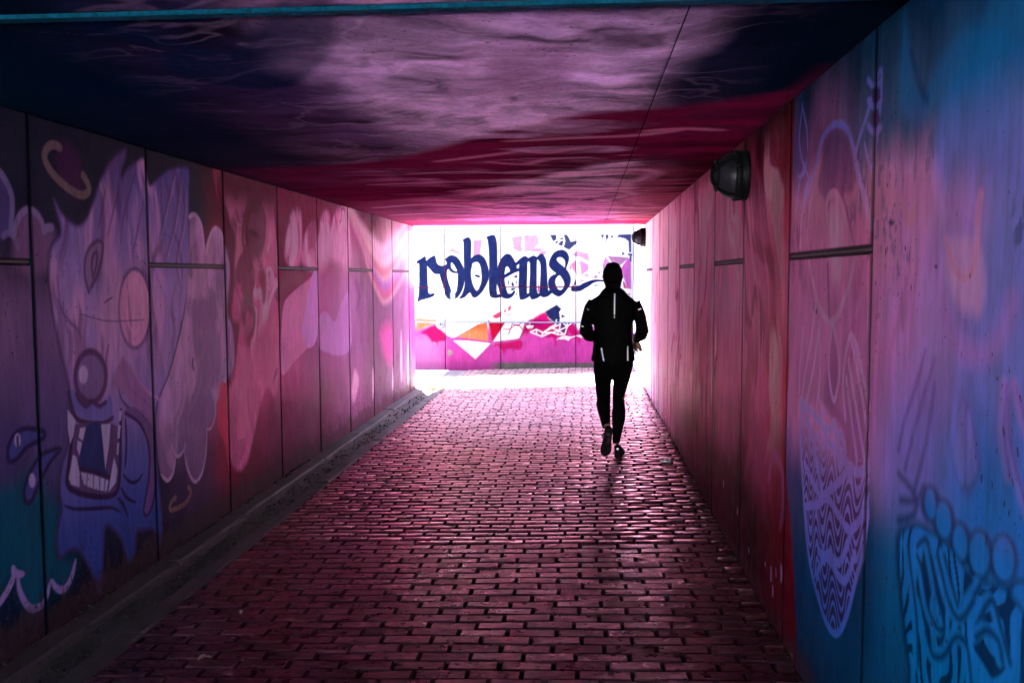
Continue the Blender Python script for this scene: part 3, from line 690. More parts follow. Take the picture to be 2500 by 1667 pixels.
# left fan of vanes on the nearest panel
for pts in ([(530, 540), (560, 400), (610, 250), (650, 100)], [(560, 620), (600, 450), (650, 280), (690, 140)], [(600, 720), (640, 560), (670, 400), (690, 250)], [(530, 640), (580, 700), (600, 740)], [(540, 760), (610, 760), (640, 700)], [(530, 850), (590, 830), (615, 780)]):
    MR.stroke(ZR4, pts, DK, width=0.022, soft=0.014, alpha=0.8)
# chain of ovals
for cx, cy, rx, ry in ((672, 775, 28, 70), (730, 850, 36, 85), (803, 950, 34, 85), (888, 1000, 46, 100), (995, 1020, 50, 100), (1080, 1190, 60, 70), (825, 1065, 22, 22)):
    MR.ell(ZR4, cx, cy, rx + 16, ry + 16, DK, soft=0.016, ang=-0.06)
for cx, cy, rx, ry in ((672, 775, 24, 66), (730, 850, 32, 82), (803, 950, 30, 80), (888, 1000, 42, 95), (995, 1020, 46, 96), (1080, 1190, 55, 62), (825, 1065, 18, 18)):
    MR.ell(ZR4, cx, cy, rx, ry, CY, soft=0.010, ang=-0.06)
# contour-like bands lower right
def contour(x, y):
    w = fbm(x * 3.4, y * 2.1, 101, 3) * 2.4 + 0.32 * np.sin(x * 9 + y * 3)
    t = (w + y * 0.8 - x * 0.6) * 3.6
    return sstep(0.30, 0.48, np.abs((t - np.floor(t)) - 0.5) * 2)
MR.poly(ZR4, [(520, 920), (600, 860), (660, 880), (760, 960), (830, 1060), (900, 1110), (1000, 1140), (1100, 1260), (1200, 1300), (1200, 1700), (600, 1700), (570, 1500), (535, 1200)], DK, soft=0.02)
MR.poly(ZR4, [(535, 940), (600, 880), (660, 900), (760, 980), (830, 1080), (900, 1130), (1000, 1160), (1100, 1280), (1200, 1320), (1200, 1700), (615, 1700), (585, 1500), (550, 1200)], CY, soft=0.012, tex=contour)
for pts in ([(560, 960), (580, 1120), (600, 1300), (605, 1480)], [(600, 960), (640, 930), (665, 1040), (690, 1180), (720, 1310), (690, 1320), (650, 1230), (620, 1060), (600, 1000)], [(720, 1000), (760, 1150), (795, 1250), (850, 1180), (880, 1130)], [(690, 1000), (740, 1200), (790, 1280), (850, 1200)], [(850, 1340), (900, 1230), (935, 1200), (965, 1300), (1010, 1470)], [(860, 1360), (910, 1330), (960, 1380), (975, 1460)], [(640, 1340), (670, 1440), (720, 1440), (770, 1360), (820, 1400), (840, 1568)], [(1000, 300), (1010, 500), (1060, 700), (1120, 900)], [(1040, 260), (1100, 480), (1180, 640)], [(995, 250), (985, 450), (1010, 650)]):
    MR.stroke(ZR4, pts, CY, width=0.034, soft=0.010)
    MR.stroke(ZR4, [(x + 13, y + 4) for x, y in pts], DK, width=0.016, soft=0.010, alpha=0.9)
# the wall outside, in daylight: bare pale paint with a lilac figure
def right_out(U, V, out):
    o = sstep(13.30, 13.42, U)[:, None]
    c = np.broadcast_to(lin((232, 228, 224)), out.shape) * (0.85 + 0.3 * fbm(U * 3, V * 1.2, 201))[:, None]
    c = c * (1 - 0.5 * (sstep(0.55, 0.62, fbm(U * 14, V * 1.5, 205)) * sstep(15.0, 15.6, U))[:, None] * np.array([1, 1, .6]))
    return out * (1 - o) + c * o
MR.base(right_out)
def mud_splash(seed):
    def f(U, V, out):
        edge = 0.02 + 0.16 * fbm(U * 6, V * 2, seed, 5) ** 2 + 0.10 * sstep(0.6, 0.75, fbm(U * 17, V * 3, seed + 3, 4))
        t = (sstep(0.03, -0.03, V - edge) * (0.35 + 0.5 * fbm(U * 40, V * 40, seed + 5, 3)))[:, None]
        s = (sstep(0.70, 0.74, fbm(U * 60, V * 45, seed + 7, 2)) * sstep(0.55, 0.1, V) * 0.6)[:, None]
        t = np.clip(t + s, 0, 0.85)
        return out * (1 - t) + lin((64, 40, 40)) * t
    return f
MR.base(mud_splash(601))
ML.base(mud_splash(611))

# ------------------------------------------------------------------ ceiling
MC = Mural('C')
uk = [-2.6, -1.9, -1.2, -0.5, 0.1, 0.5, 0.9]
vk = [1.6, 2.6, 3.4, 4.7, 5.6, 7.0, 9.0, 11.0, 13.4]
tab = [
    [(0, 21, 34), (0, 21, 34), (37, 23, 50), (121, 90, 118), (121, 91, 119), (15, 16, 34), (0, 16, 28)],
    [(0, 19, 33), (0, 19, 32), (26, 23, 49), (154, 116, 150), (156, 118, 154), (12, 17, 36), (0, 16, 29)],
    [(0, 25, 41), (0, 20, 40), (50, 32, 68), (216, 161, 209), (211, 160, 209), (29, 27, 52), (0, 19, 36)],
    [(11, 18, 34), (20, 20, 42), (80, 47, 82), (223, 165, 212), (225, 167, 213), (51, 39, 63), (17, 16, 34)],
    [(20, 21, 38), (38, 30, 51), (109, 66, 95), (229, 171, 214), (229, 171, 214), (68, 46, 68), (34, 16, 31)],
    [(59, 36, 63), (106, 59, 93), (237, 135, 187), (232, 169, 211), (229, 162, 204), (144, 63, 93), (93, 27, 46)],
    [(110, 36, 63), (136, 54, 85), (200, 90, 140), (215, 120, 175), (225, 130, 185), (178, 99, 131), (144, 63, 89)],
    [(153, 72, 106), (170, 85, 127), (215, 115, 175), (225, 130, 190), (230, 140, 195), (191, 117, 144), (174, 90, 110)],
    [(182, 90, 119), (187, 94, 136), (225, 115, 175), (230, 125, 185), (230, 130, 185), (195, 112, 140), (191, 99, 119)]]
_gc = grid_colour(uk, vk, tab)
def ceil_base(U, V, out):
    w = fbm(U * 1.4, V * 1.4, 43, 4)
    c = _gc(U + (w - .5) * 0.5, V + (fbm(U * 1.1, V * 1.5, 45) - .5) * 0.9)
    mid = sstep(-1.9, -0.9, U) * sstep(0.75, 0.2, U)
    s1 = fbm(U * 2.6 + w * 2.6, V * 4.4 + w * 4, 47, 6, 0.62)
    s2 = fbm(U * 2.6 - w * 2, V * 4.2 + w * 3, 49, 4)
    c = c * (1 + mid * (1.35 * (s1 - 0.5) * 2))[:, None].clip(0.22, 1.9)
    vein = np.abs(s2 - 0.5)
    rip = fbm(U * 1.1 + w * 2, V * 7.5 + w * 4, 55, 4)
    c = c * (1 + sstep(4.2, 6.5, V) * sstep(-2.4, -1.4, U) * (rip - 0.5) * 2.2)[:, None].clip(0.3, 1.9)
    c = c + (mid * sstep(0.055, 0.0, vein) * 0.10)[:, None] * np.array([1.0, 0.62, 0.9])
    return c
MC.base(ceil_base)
CRIM = lambda x, y: lin((112, 16, 58)) * (0.35 + 1.3 * fbm(x * 1.2, y * 3.2, 51)[:, None])
# crimson sheet with a flowing edge, traced on the ceiling plane
MC.poly(FULL, [(430, 372), (500, 388), (700, 382), (850, 372), (960, 352), (1060, 322), (1130, 302), (1230, 284), (1300, 268), (1400, 256), (1500, 248), (1660, 232), (1830, 204), (1900, 150), (1830, 215), (1700, 330), (1640, 368), (1500, 364), (1380, 376), (1290, 398), (1225, 412), (1140, 432), (1040, 448), (930, 456), (830, 462), (720, 446), (560, 400)], CRIM, soft=0.09, tex=lambda x, y: 0.62 + 0.38 * sstep(0.35, 0.55, fbm(x * 1.3, y * 3.5, 53)))
for pts in ([(1180, 345), (1260, 352), (1330, 340), (1420, 338)], [(1160, 325), (1230, 322), (1300, 318), (1450, 312), (1560, 300)], [(1120, 372), (1200, 378), (1260, 366), (1350, 362)], [(940, 400), (1060, 395), (1160, 398), (1240, 392)], [(850, 425), (980, 420), (1100, 418)], [(1480, 302), (1570, 296), (1660, 300)], [(1000, 372), (1100, 360), (1180, 350)]):
    MC.stroke(FULL, pts, S(228, 130, 170), width=0.06, soft=0.05, taper=True, alpha=0.75)
# lines scribbled in the pink field
for pts in ([(1040, 240), (1065, 160), (1095, 100)], [(1100, 250), (1130, 170), (1165, 105), (1230, 110)], [(1150, 230), (1190, 150), (1215, 110)], [(1060, 190), (1120, 195), (1200, 175), (1290, 130)], [(1230, 240), (1300, 160), (1400, 120)], [(1020, 210), (1110, 215), (1260, 205), (1420, 200)]):
    MC.stroke(FULL, pts, S(205, 140, 190), width=0.07, soft=0.05, taper=True, alpha=0.55)
MC.poly(FULL, [(1130, 145), (1230, 110), (1320, 120), (1280, 190), (1190, 210), (1120, 200)], S(120, 68, 110), soft=0.08, alpha=0.5)
# dark blue drop shapes at the upper left
MC.poly(FULL, [(-100, 60), (60, 40), (150, 46), (300, 62), (420, 100), (540, 118), (600, 60), (640, 0), (760, 0), (760, 120), (690, 185), (620, 205), (520, 198), (430, 180), (370, 150), (380, 126), (420, 112), (330, 100), (240, 80), (120, 40)], S(0, 26, 58), soft=0.03, alpha=0.6)
# pale loops before the exit
for pts in ([(1330, 400), (1420, 390), (1500, 395), (1460, 418), (1380, 420)], [(1240, 440), (1340, 432), (1450, 445), (1380, 462)], [(1100, 470), (1220, 462), (1330, 468)], [(860, 478), (980, 470), (1080, 476), (1180, 488)], [(900, 495), (1050, 488), (1250, 492)]):
    MC.stroke(FULL, pts, S(245, 170, 210), width=0.10, soft=0.08, taper=True, alpha=0.7)
    MC.stroke(FULL, [(x, y + 5) for x, y in pts], S(150, 50, 95), width=0.05, soft=0.05, taper=True, alpha=0.6)
def ceil_lip(U, V, out):
    t = sstep(12.40, 12.46, V + 0.05 * np.sin(U * 2))[:, None]
    return out * (1 - t) + lin((205, 62, 105)) * t
MC.base(ceil_lip)

# ------------------------------------------------------------------ end wall
ME = Mural('E')
WHITE = S(232, 226, 222)
def end_base(U, V, out):
    c = np.tile(lin((230, 224, 220)), (len(U), 1))
    low = sstep(0.80, 0.60, V + 0.05 * fbm(U * 3, V * 3, 301))[:, None]
    mag = lin((236, 84, 182)) * (0.75 + 0.5 * fbm(U * 1.2, V * 2, 303))[:, None]
    c = c * (1 - low) + mag * low
    pale = (sstep(-2.35, -2.7, U) * sstep(0.65, 0.4, V))[:, None]
    c = c * (1 - 0.6 * pale) + lin((225, 150, 205)) * 0.6 * pale
    base = sstep(0.16, 0.02, V + 0.06 * fbm(U * 6, V * 6, 305))[:, None]
    c = c * (1 - 0.35 * base) + lin((150, 70, 130)) * 0.35 * base
    return c
ME.base(end_base)
# faint pink facets in the white upper field
for fr, pts, c in ((ZE0, [(690, 290), (760, 290), (745, 410), (690, 420)], (225, 140, 170)), (ZE0, [(480, 390), (520, 350), (590, 400), (570, 410), (520, 390)], (225, 150, 180)), (ZE0, [(1000, 270), (1090, 250), (1085, 370), (1020, 345)], (226, 160, 170)), (ZE0, [(1110, 250), (1215, 250), (1230, 310), (1180, 370), (1110, 390)], (228, 168, 180)), (ZE0, [(1250, 380), (1290, 380), (1280, 410), (1210, 405)], (224, 140, 165)),
                    (ZE2, [(300, 30), (545, 30), (535, 145), (380, 70)], (226, 156, 176)), (ZE2, [(700, 110), (850, 40), (1010, 75), (870, 130)], (226, 150, 176)), (ZE2, [(1560, 160), (1700, 110), (1900, 160), (1930, 330), (1720, 230), (1600, 210)], (226, 160, 182)), (ZE2, [(1540, 380), (1640, 300), (1660, 600), (1580, 480)], (222, 120, 165)), (ZE2, [(1720, 290), (1910, 390), (1900, 500), (1760, 600)], (228, 140, 190)), (ZE2, [(1510, 430), (1540, 410), (1560, 490), (1520, 480)], (200, 110, 150)), (ZE2, [(1790, 610), (1880, 560), (1930, 660)], (222, 160, 190)), (ZE2, [(1720, 690), (1850, 700), (1740, 750)], (226, 160, 175)), (ZE2, [(2000, 660), (2060, 590), (2110, 665)], (196, 95, 150)), (ZE2, [(2190, 400), (2250, 220), (2352, 360), (2200, 470)], (205, 120, 170)), (ZE2, [(2090, 560), (2130, 500), (2150, 600)], (205, 130, 170)),
                    (ZE5, [(1420, 740), (1740, 760), (1870, 780), (1660, 970), (1540, 920)], (176, 108, 150)), (ZE5, [(1850, 800), (1920, 780), (1925, 1440), (1840, 1430), (1740, 1110), (1700, 1010)], (218, 90, 190)), (ZE5, [(1730, 1110), (1780, 960), (1850, 830), (1740, 1000)], (228, 80, 140)), (ZE5, [(1745, 1300), (1770, 1280), (1840, 1430), (1770, 1430)], (220, 10, 80)), (ZE5, [(1840, 1540), (1900, 1535), (1905, 1580)], (222, 30, 90)), (ZE5, [(1130, 1340), (1290, 1310), (1200, 1400), (1135, 1410)], (180, 205, 222))):
    ME.poly(fr, pts, S(*c), soft=0.014, smooth=False, alpha=0.9)
for pts in ([(300, 390), (290, 350), (340, 250), (350, 200)], [(350, 410), (380, 350), (360, 300), (420, 200)]):
    ME.stroke(ZE0, pts, S(170, 160, 165), width=0.010, soft=0.008, alpha=0.8)
# dark blue blots, upper right
BLU = lambda x, y: lin((40, 50, 96)) * (0.8 + 0.4 * fbm(x * 14, y * 14, 311)[:, None])
for pts in ([(200, 295), (330, 290), (335, 390), (265, 430)], [(375, 290), (410, 290), (390, 315)], [(300, 440), (350, 420), (375, 435), (340, 480)], [(365, 495), (430, 425), (490, 415), (455, 535)], [(410, 365), (475, 350), (485, 385), (420, 395)], [(490, 290), (560, 290), (600, 350), (640, 440), (740, 420), (780, 440), (740, 490), (610, 610), (490, 555), (525, 420)],
            [(1265, 290), (1350, 285), (1345, 325), (1320, 350), (1315, 500), (1300, 370), (1290, 320)], [(1380, 290), (1445, 280), (1440, 370), (1410, 380), (1375, 500), (1385, 370)], [(1480, 350), (1520, 290), (1550, 330), (1510, 360)], [(1620, 340), (1660, 285), (1925, 275), (1925, 660), (1880, 660), (1870, 430), (1800, 370), (1700, 350)], [(1730, 720), (1735, 650), (1760, 660), (1780, 700), (1800, 710)], [(1850, 690), (1940, 690), (1945, 740), (1860, 725)], [(1890, 740), (1930, 730), (1930, 860), (1900, 840)]):
    ME.poly(ZE5, pts, BLU, soft=0.012, smooth=False, alpha=0.95)
# lettering
LET = lambda x, y: lin((36, 46, 94)) * (0.82 + 0.36 * fbm(x * 10, y * 10, 321, 5)[:, None])
def letter(fr, outer, holes=()):
    ME.poly(fr, outer, LET, soft=0.006, sub=4, grow=0.012)
    for h in holes: ME.poly(fr, h, WHITE, soft=0.006, sub=4, grow=-0.008)
# r
letter(ZE1, [(78, 685), (150, 640), (228, 590), (246, 600), (264, 690), (330, 630), (425, 570), (450, 582), (465, 660), (490, 730), (540, 775), (610, 785), (690, 768), (715, 800), (670, 880), (600, 930), (520, 943), (440, 930), (390, 880), (340, 820), (290, 765), (273, 772), (280, 900), (285, 1050), (290, 1200), (302, 1330), (335, 1378), (432, 1372), (410, 1410), (340, 1445), (230, 1475), (150, 1500), (88, 1530), (108, 1440), (122, 1300), (128, 1100), (128, 900), (124, 722), (80, 720)])
# o
letter(ZE1, [(680, 640), (720, 600), (770, 570), (830, 562), (900, 590), (960, 650), (1010, 740), (1060, 850), (1080, 950), (1075, 1050), (1050, 1200), (1000, 1330), (930, 1430), (870, 1465), (770, 1475), (720, 1450), (690, 1390), (660, 1270), (620, 1150), (580, 1030), (570, 970), (600, 935), (660, 905), (695, 870), (712, 820), (690, 780), (715, 720), (700, 680)],
       [[(740, 835), (770, 872), (820, 912), (880, 928), (940, 932), (945, 1050), (935, 1200), (910, 1330), (880, 1365), (820, 1335), (795, 1305), (760, 1200), (720, 1080), (698, 960), (708, 870)], [(790, 700), (830, 710), (880, 780), (930, 890), (880, 895), (820, 860), (785, 790)]])
# b
letter(ZE1, [(1050, 235), (1110, 195), (1165, 178), (1195, 215), (1212, 270), (1212, 400), (1213, 620), (1290, 570), (1380, 545), (1450, 570), (1510, 640), (1550, 730), (1580, 850), (1590, 970), (1570, 1090), (1510, 1220), (1440, 1330), (1350, 1420), (1280, 1438), (1240, 1400), (1208, 1332), (1150, 1360), (1090, 1420), (1040, 1450), (985, 1455), (1030, 1400), (1070, 1300), (1095, 1180), (1100, 1050), (1085, 900), (1080, 700), (1075, 500), (1071, 262)],
       [[(1230, 800), (1250, 720), (1320, 685), (1380, 700), (1420, 770), (1440, 880), (1450, 1010), (1440, 1130), (1400, 1240), (1350, 1315), (1300, 1270), (1250, 1170), (1220, 1040), (1210, 900)]])
ME.poly(ZE1, [(1285, 985), (1345, 962), (1415, 990), (1405, 1022), (1365, 1025)], LET, soft=0.005)
for p in ([(1255, 945), (1290, 925), (1330, 895)], [(1275, 780), (1285, 800)], [(1385, 875), (1392, 890)]):
    ME.stroke(ZE1, p, S(140, 140, 160), width=0.02, soft=0.008)
# l
letter(ZE1, [(1560, 170), (1620, 145), (1700, 130), (1732, 180), (1756, 290), (1768, 450), (1768, 650), (1775, 880), (1800, 800), (1838, 712), (1850, 900), (1840, 1230), (1820, 1230), (1795, 1190), (1762, 1105), (1755, 1250), (1762, 1365), (1790, 1395), (1842, 1388), (1835, 1430), (1760, 1445), (1700, 1445), (1640, 1420), (1620, 1340), (1612, 1200), (1615, 1000), (1620, 800), (1610, 500), (1595, 300), (1580, 220)])
# e
letter(ZE2, [(70, 400), (95, 330), (140, 250), (195, 195), (245, 178), (300, 195), (350, 260), (390, 335), (415, 390), (430, 465), (490, 478), (480, 506), (380, 545), (280, 600), (180, 655), (170, 700), (182, 780), (206, 880), (240, 970), (280, 995), (330, 985), (386, 928), (370, 990), (310, 1050), (230, 1075), (160, 1055), (110, 1020), (80, 900), (45, 780), (25, 640), (40, 510)],
       [[(200, 440), (235, 420), (270, 440), (302, 525), (240, 563), (178, 600), (185, 520)]])
for pts in ([(345, 650), (440, 590), (445, 660)], [(250, 715), (275, 705), (270, 800), (250, 790)], [(320, 760), (350, 740), (390, 820), (330, 830)], [(420, 710), (440, 715), (430, 800), (415, 795)], [(300, 910), (330, 870), (420, 870), (360, 915)], [(410, 990), (435, 955), (440, 1025)]):
    ME.poly(ZE2, pts, LET, soft=0.006, smooth=False)
# m
letter(ZE2, [(405, 380), (470, 310), (550, 245), (600, 222), (640, 240), (665, 268), (720, 235), (775, 212), (815, 225), (845, 245), (890, 205), (945, 173), (985, 210), (1020, 280), (1035, 400), (1045, 560), (1050, 740), (1060, 850), (1078, 942), (1130, 905), (1150, 950), (1100, 1000), (1060, 1030), (990, 1045), (950, 1035), (920, 1015), (850, 1060), (760, 1090), (725, 1070), (705, 1020), (640, 1060), (530, 1098), (505, 1060), (490, 950), (482, 800), (490, 600), (490, 480), (489, 358), (430, 395)],
       [[(650, 340), (680, 320), (705, 340), (712, 430), (710, 600), (705, 780), (695, 920), (690, 968), (645, 985), (635, 900), (638, 700), (645, 500)], [(845, 280), (880, 290), (915, 350), (930, 460), (925, 640), (915, 800), (905, 960), (880, 988), (850, 960), (838, 850), (835, 650), (838, 450)]])
# s with its long tail
letter(ZE2, [(1105, 400), (1110, 330), (1150, 230), (1220, 140), (1310, 100), (1380, 98), (1440, 130), (1480, 190), (1495, 260), (1480, 340), (1437, 465), (1480, 540), (1520, 620), (1532, 690), (1520, 780), (1470, 870), (1400, 960), (1320, 1020), (1280, 1028), (1220, 1000), (1155, 950), (1120, 910), (1100, 840), (1088, 770), (1100, 700), (1150, 630), (1260, 570), (1200, 520), (1140, 460)],
       [[(1245, 260), (1300, 228), (1360, 235), (1410, 280), (1432, 350), (1420, 455), (1360, 410), (1290, 350), (1250, 300)], [(1225, 680), (1260, 630), (1310, 598), (1350, 640), (1395, 710), (1415, 790), (1400, 850), (1370, 900), (1320, 918), (1270, 890), (1235, 820), (1215, 750)]])
letter(ZE2, [(1560, 870), (1580, 832), (1640, 836), (1730, 820), (1800, 780), (1900, 740), (2000, 710), (2100, 704), (2260, 722), (2080, 728), (1990, 755), (1900, 820), (1800, 880), (1720, 918), (1600, 928), (1562, 912)])
ME.poly(ZE2, [(1590, 805), (1652, 650), (1645, 805)], LET, soft=0.006, smooth=False)
ME.poly(ZE2, [(870, 800), (885, 780), (900, 900), (880, 960), (862, 900)], S(230, 70, 150), soft=0.01)
ME.poly(ZE1, [(785, 1340), (830, 1330), (875, 1380), (870, 1470), (800, 1500), (780, 1430)], S(195, 220, 228), soft=0.014)
# lower field: facets, drips and a white net
def flat(fr, pts, c, soft=0.012, **k): ME.poly(fr, pts, S(*c), soft=soft, smooth=False, **k)
flat(ZE3, [(60, 160), (270, 110), (300, 250), (230, 330), (320, 460), (80, 470)], (240, 215, 170), soft=0.06, alpha=0.7)
flat(ZE3, [(60, 485), (460, 505), (420, 590), (250, 645), (60, 730)], (236, 140, 90), soft=0.05)
flat(ZE3, [(60, 490), (480, 505), (440, 545), (60, 545)], (236, 205, 170), soft=0.05, alpha=0.8)
flat(ZE3, [(450, 500), (1490, 500), (1340, 565), (830, 855), (760, 862), (660, 805), (560, 690)], (232, 224, 222))
flat(ZE3, [(100, 730), (420, 585), (460, 620), (660, 810), (660, 900), (600, 880), (440, 640), (160, 760)], (228, 90, 180), soft=0.02)
ME.poly(ZE3, [(140, 760), (300, 670), (440, 622), (560, 740), (650, 830), (648, 905), (590, 930), (500, 930), (480, 1030), (460, 960), (380, 940), (365, 960), (330, 880), (250, 800)], S(226, 30, 112), soft=0.018, sub=2)
flat(ZE3, [(842, 555), (800, 660), (722, 855), (735, 850), (790, 680), (825, 620)], (210, 70, 130))
ME.poly(ZE3, [(870, 850), (1300, 590), (1475, 560), (1505, 935), (1200, 885)], lambda x, y: lin((238, 150, 100)) * (1 - sstep(.55, .72, y)[:, None] * np.array([0.0, .45, .5])), soft=0.012, smooth=False)
flat(ZE3, [(1490, 500), (1560, 545), (1750, 560), (1862, 533), (1592, 925)], (212, 0, 62))
flat(ZE3, [(795, 912), (1100, 920), (1555, 972), (1245, 1298)], (232, 228, 226))
flat(ZE3, [(1600, 940), (1870, 530), (2120, 500), (2250, 590), (2140, 880)], (232, 226, 226))
ME.stroke(ZE3, [(1570, 975), (2140, 890), (2255, 600)], S(222, 110, 185), width=0.05, soft=0.02)
ME.poly(ZE3, [(1640, 985), (1980, 935), (2150, 900), (2200, 1000), (2130, 1110), (2030, 1090), (2020, 1170), (1985, 1080), (1860, 1100), (1820, 1220), (1790, 1110), (1740, 1080), (1690, 1000), (1645, 1050)], S(226, 34, 116), soft=0.02, sub=2)
for pts in ([(1580, 425), (1730, 340), (1775, 340), (1750, 440), (1690, 470), (1620, 465)], [(1820, 310), (1865, 275), (1860, 350), (1830, 355)], [(1905, 240), (1965, 205), (1955, 300), (1900, 335)], [(1870, 430), (1955, 355), (1930, 400)]):
    flat(ZE3, pts, (222, 76, 112))
ME.poly(ZE4, [(330, 870), (450, 570), (600, 470), (840, 340), (900, 460), (1000, 545), (1380, 560), (1470, 690), (1560, 860), (1500, 1010), (1470, 880), (1400, 860), (1300, 740), (1270, 840), (1080, 830), (1060, 1000), (1030, 1030), (1000, 860), (860, 860), (700, 760), (520, 740), (460, 810), (430, 760)], S(224, 18, 120), soft=0.03, sub=2)
ME.poly(ZE4, [(1280, 560), (1380, 555), (1550, 800), (1700, 820), (1700, 560), (1500, 540)], S(224, 70, 180), soft=0.03, smooth=False, alpha=0.7)
flat(ZE4, [(1400, 490), (1640, 490), (1560, 660), (1500, 710)], (230, 222, 226))
ME.poly(ZE4, [(840, 330), (1070, 198), (1166, 290), (1130, 350), (1150, 470), (1060, 560), (1000, 530), (920, 470), (860, 400)], BLU, soft=0.014, smooth=False)
flat(ZE4, [(1160, 370), (1275, 430), (1165, 470)], (56, 68, 128), soft=0.006)
flat(ZE4, [(1070, 500), (1125, 500), (1125, 600), (1030, 620)], (60, 62, 130), soft=0.006)
flat(ZE4, [(1160, 540), (1290, 510), (1360, 560), (1280, 640), (1230, 790), (1100, 730), (1150, 640)], (92, 44, 118), soft=0.008)
for pts in ([(1165, 300), (1130, 350), (1150, 480), (1120, 700), (1080, 800)], [(1165, 370), (1280, 440), (1170, 475)], [(1060, 500), (1040, 600), (940, 650), (820, 740)], [(1150, 500), (1370, 560), (1270, 640), (1100, 720), (980, 755)], [(1280, 500), (1275, 640), (1230, 790)], [(1160, 520), (1270, 640)], [(940, 655), (1100, 715), (1225, 795)], [(540, 745), (655, 690), (790, 760), (960, 755), (760, 835), (540, 748)], [(655, 690), (660, 770)], [(790, 760), (760, 835)], [(820, 740), (1110, 600)], [(960, 755), (1090, 795), (1225, 795)]):
    ME.stroke(ZE4, pts, WHITE, width=0.026, soft=0.007, smooth=False)
ME.poly(ZE4, [(1055, 900), (1170, 825), (1240, 815), (1350, 840), (1460, 815), (1560, 795), (1610, 850), (1560, 870), (1470, 830), (1350, 870), (1305, 925), (1220, 890)], WHITE, soft=0.008, smooth=False)
for pts in ([(100, 785), (150, 640), (170, 580)], [(0, 690), (120, 690), (220, 610), (320, 620), (370, 695)], [(170, 585), (220, 600), (320, 600), (340, 565)]):
    ME.stroke(ZE4, pts, S(214, 90, 150), width=0.018, soft=0.007, smooth=False)
ME.poly(ZE3, [(690, 1130), (730, 1110), (780, 1160), (760, 1200), (700, 1210)], S(150, 205, 150), soft=0.03, alpha=0.8)
def end_moss(U, V, out):
    t = (sstep(0.075, 0.055, V + 0.02 * fbm(U * 5, V * 5, 331)) * sstep(-1.75, -1.45, U) * 0.9)[:, None]
    c = lin((120, 128, 112)) * (0.7 + 0.6 * fbm(U * 16, V * 16, 333))[:, None]
    out = out * (1 - t) + c * t
    top = sstep(2.315, 2.335, V)[:, None]
    return out * (1 - top) + lin((236, 232, 228)) * top * (0.9 + 0.2 * fbm(U * 4, V * 4, 335))[:, None]
ME.base(end_moss)
ME.tone = True

ML.gain, MR.gain, MC.gain = (lambda U, V: np.where((U < 6.2)[:, None], np.array([[1.32, 1.25, 1.38]]), np.array([[1.3, 1.15, 1.5]]))), (lambda U, V: np.where((U < 3.97)[:, None], np.array([[1.95, 1.5, 2.05]]), np.array([[1.9, 1.65, 2.25]]))), (0.92, 0.82, 0.92)

# ================================================================== STRUCTURE
def panel(name, plane, u0, u1, v0, v1, du, dv, mural, parent, thick=0.06, flat_col=None, cham=0.004):
    """one wall or ceiling slab: a painted face with chamfered edges and returns"""
    c = cham
    nu, nv = max(2, int(math.ceil((u1 - u0) / du)) + 1), max(2, int(math.ceil((v1 - v0) / dv)) + 1)
    us = np.linspace(u0 + c, u1 - c, nu); vs = np.linspace(v0 + c, v1 - c, nv)
    UU, VV = np.meshgrid(us, vs); U, V = UU.ravel(), VV.ravel(); W = np.zeros_like(U)
    idx = np.arange(nu * nv).reshape(nv, nu)
    Q = np.stack([idx[:-1, :-1], idx[:-1, 1:], idx[1:, 1:], idx[1:, :-1]], -1).reshape(-1, 4)
    # border loop, then chamfer ring and back ring
    loop = np.concatenate([idx[0, :-1], idx[:-1, -1], idx[-1, :0:-1], idx[:0:-1, 0]])
    lu, lv = U[loop], V[loop]
    ou = np.where(np.isclose(lu, u0 + c), u0, np.where(np.isclose(lu, u1 - c), u1, lu))
    ov = np.where(np.isclose(lv, v0 + c), v0, np.where(np.isclose(lv, v1 - c), v1, lv))
    n0 = len(U); L = len(loop)
    U2 = np.concatenate([U, ou, ou]); V2 = np.concatenate([V, ov, ov]); W2 = np.concatenate([W, np.full(L, c), np.full(L, thick)])
    a = np.arange(L); b = (a + 1) % L
    Q2 = np.concatenate([Q, np.stack([loop[b], loop[a], n0 + a, n0 + b], -1), np.stack([n0 + b, n0 + a, n0 + L + a, n0 + L + b], -1)])
    if plane == 'L': P = np.stack([XL - W2, U2, V2], -1)
    elif plane == 'R': P = np.stack([XR + W2, U2, V2], -1); Q2 = Q2[:, ::-1]
    elif plane == 'E': P = np.stack([U2, Y_END + W2, V2], -1)
    else: P = np.stack([U2, V2, ZC + W2], -1); Q2 = Q2[:, ::-1]
    org = np.array(parent_world(parent))
    me = mesh_np(name, P - org, Q2)
    col = np.ones((len(U2), 4), np.float32)
    if mural is not None: col[:, :3] = mural.colour(U2, V2)
    else: col[:, :3] = flat_col(U2, V2) if callable(flat_col) else flat_col
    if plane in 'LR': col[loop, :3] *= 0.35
    col[n0:, :3] *= 0.10                      # shade painted into the joint edges so lit chamfers read dark
    at = me.color_attributes.new('paint', 'FLOAT_COLOR', 'POINT')
    at.data.foreach_set('color', col.ravel())
    me.materials.append(M['paint_matt' if plane in 'EC' else 'paint'])
    o = bpy.data.objects.new(name, me); COL.objects.link(o); o.parent = parent
    return o

def bar(name, x0, x1, y0, y1, z0, z1, mat, parent=None, bevel=0.0):
    me = box_mesh(name, x0, x1, y0, y1, z0, z1, bevel)
    me.materials.append(mat)
    o = bpy.data.objects.new(name, me); COL.objects.link(o)
    if parent is not None:
        o.parent = parent
        me.transform(Matrix.Translation(-parent_world(parent)))
    return o

M['slab_far'] = plain('bounce_forecourt_concrete', (0.52, 0.50, 0.47), 0.8, nscale=6, namp=0.2)
GAP = 0.020; HGAP = 0.022
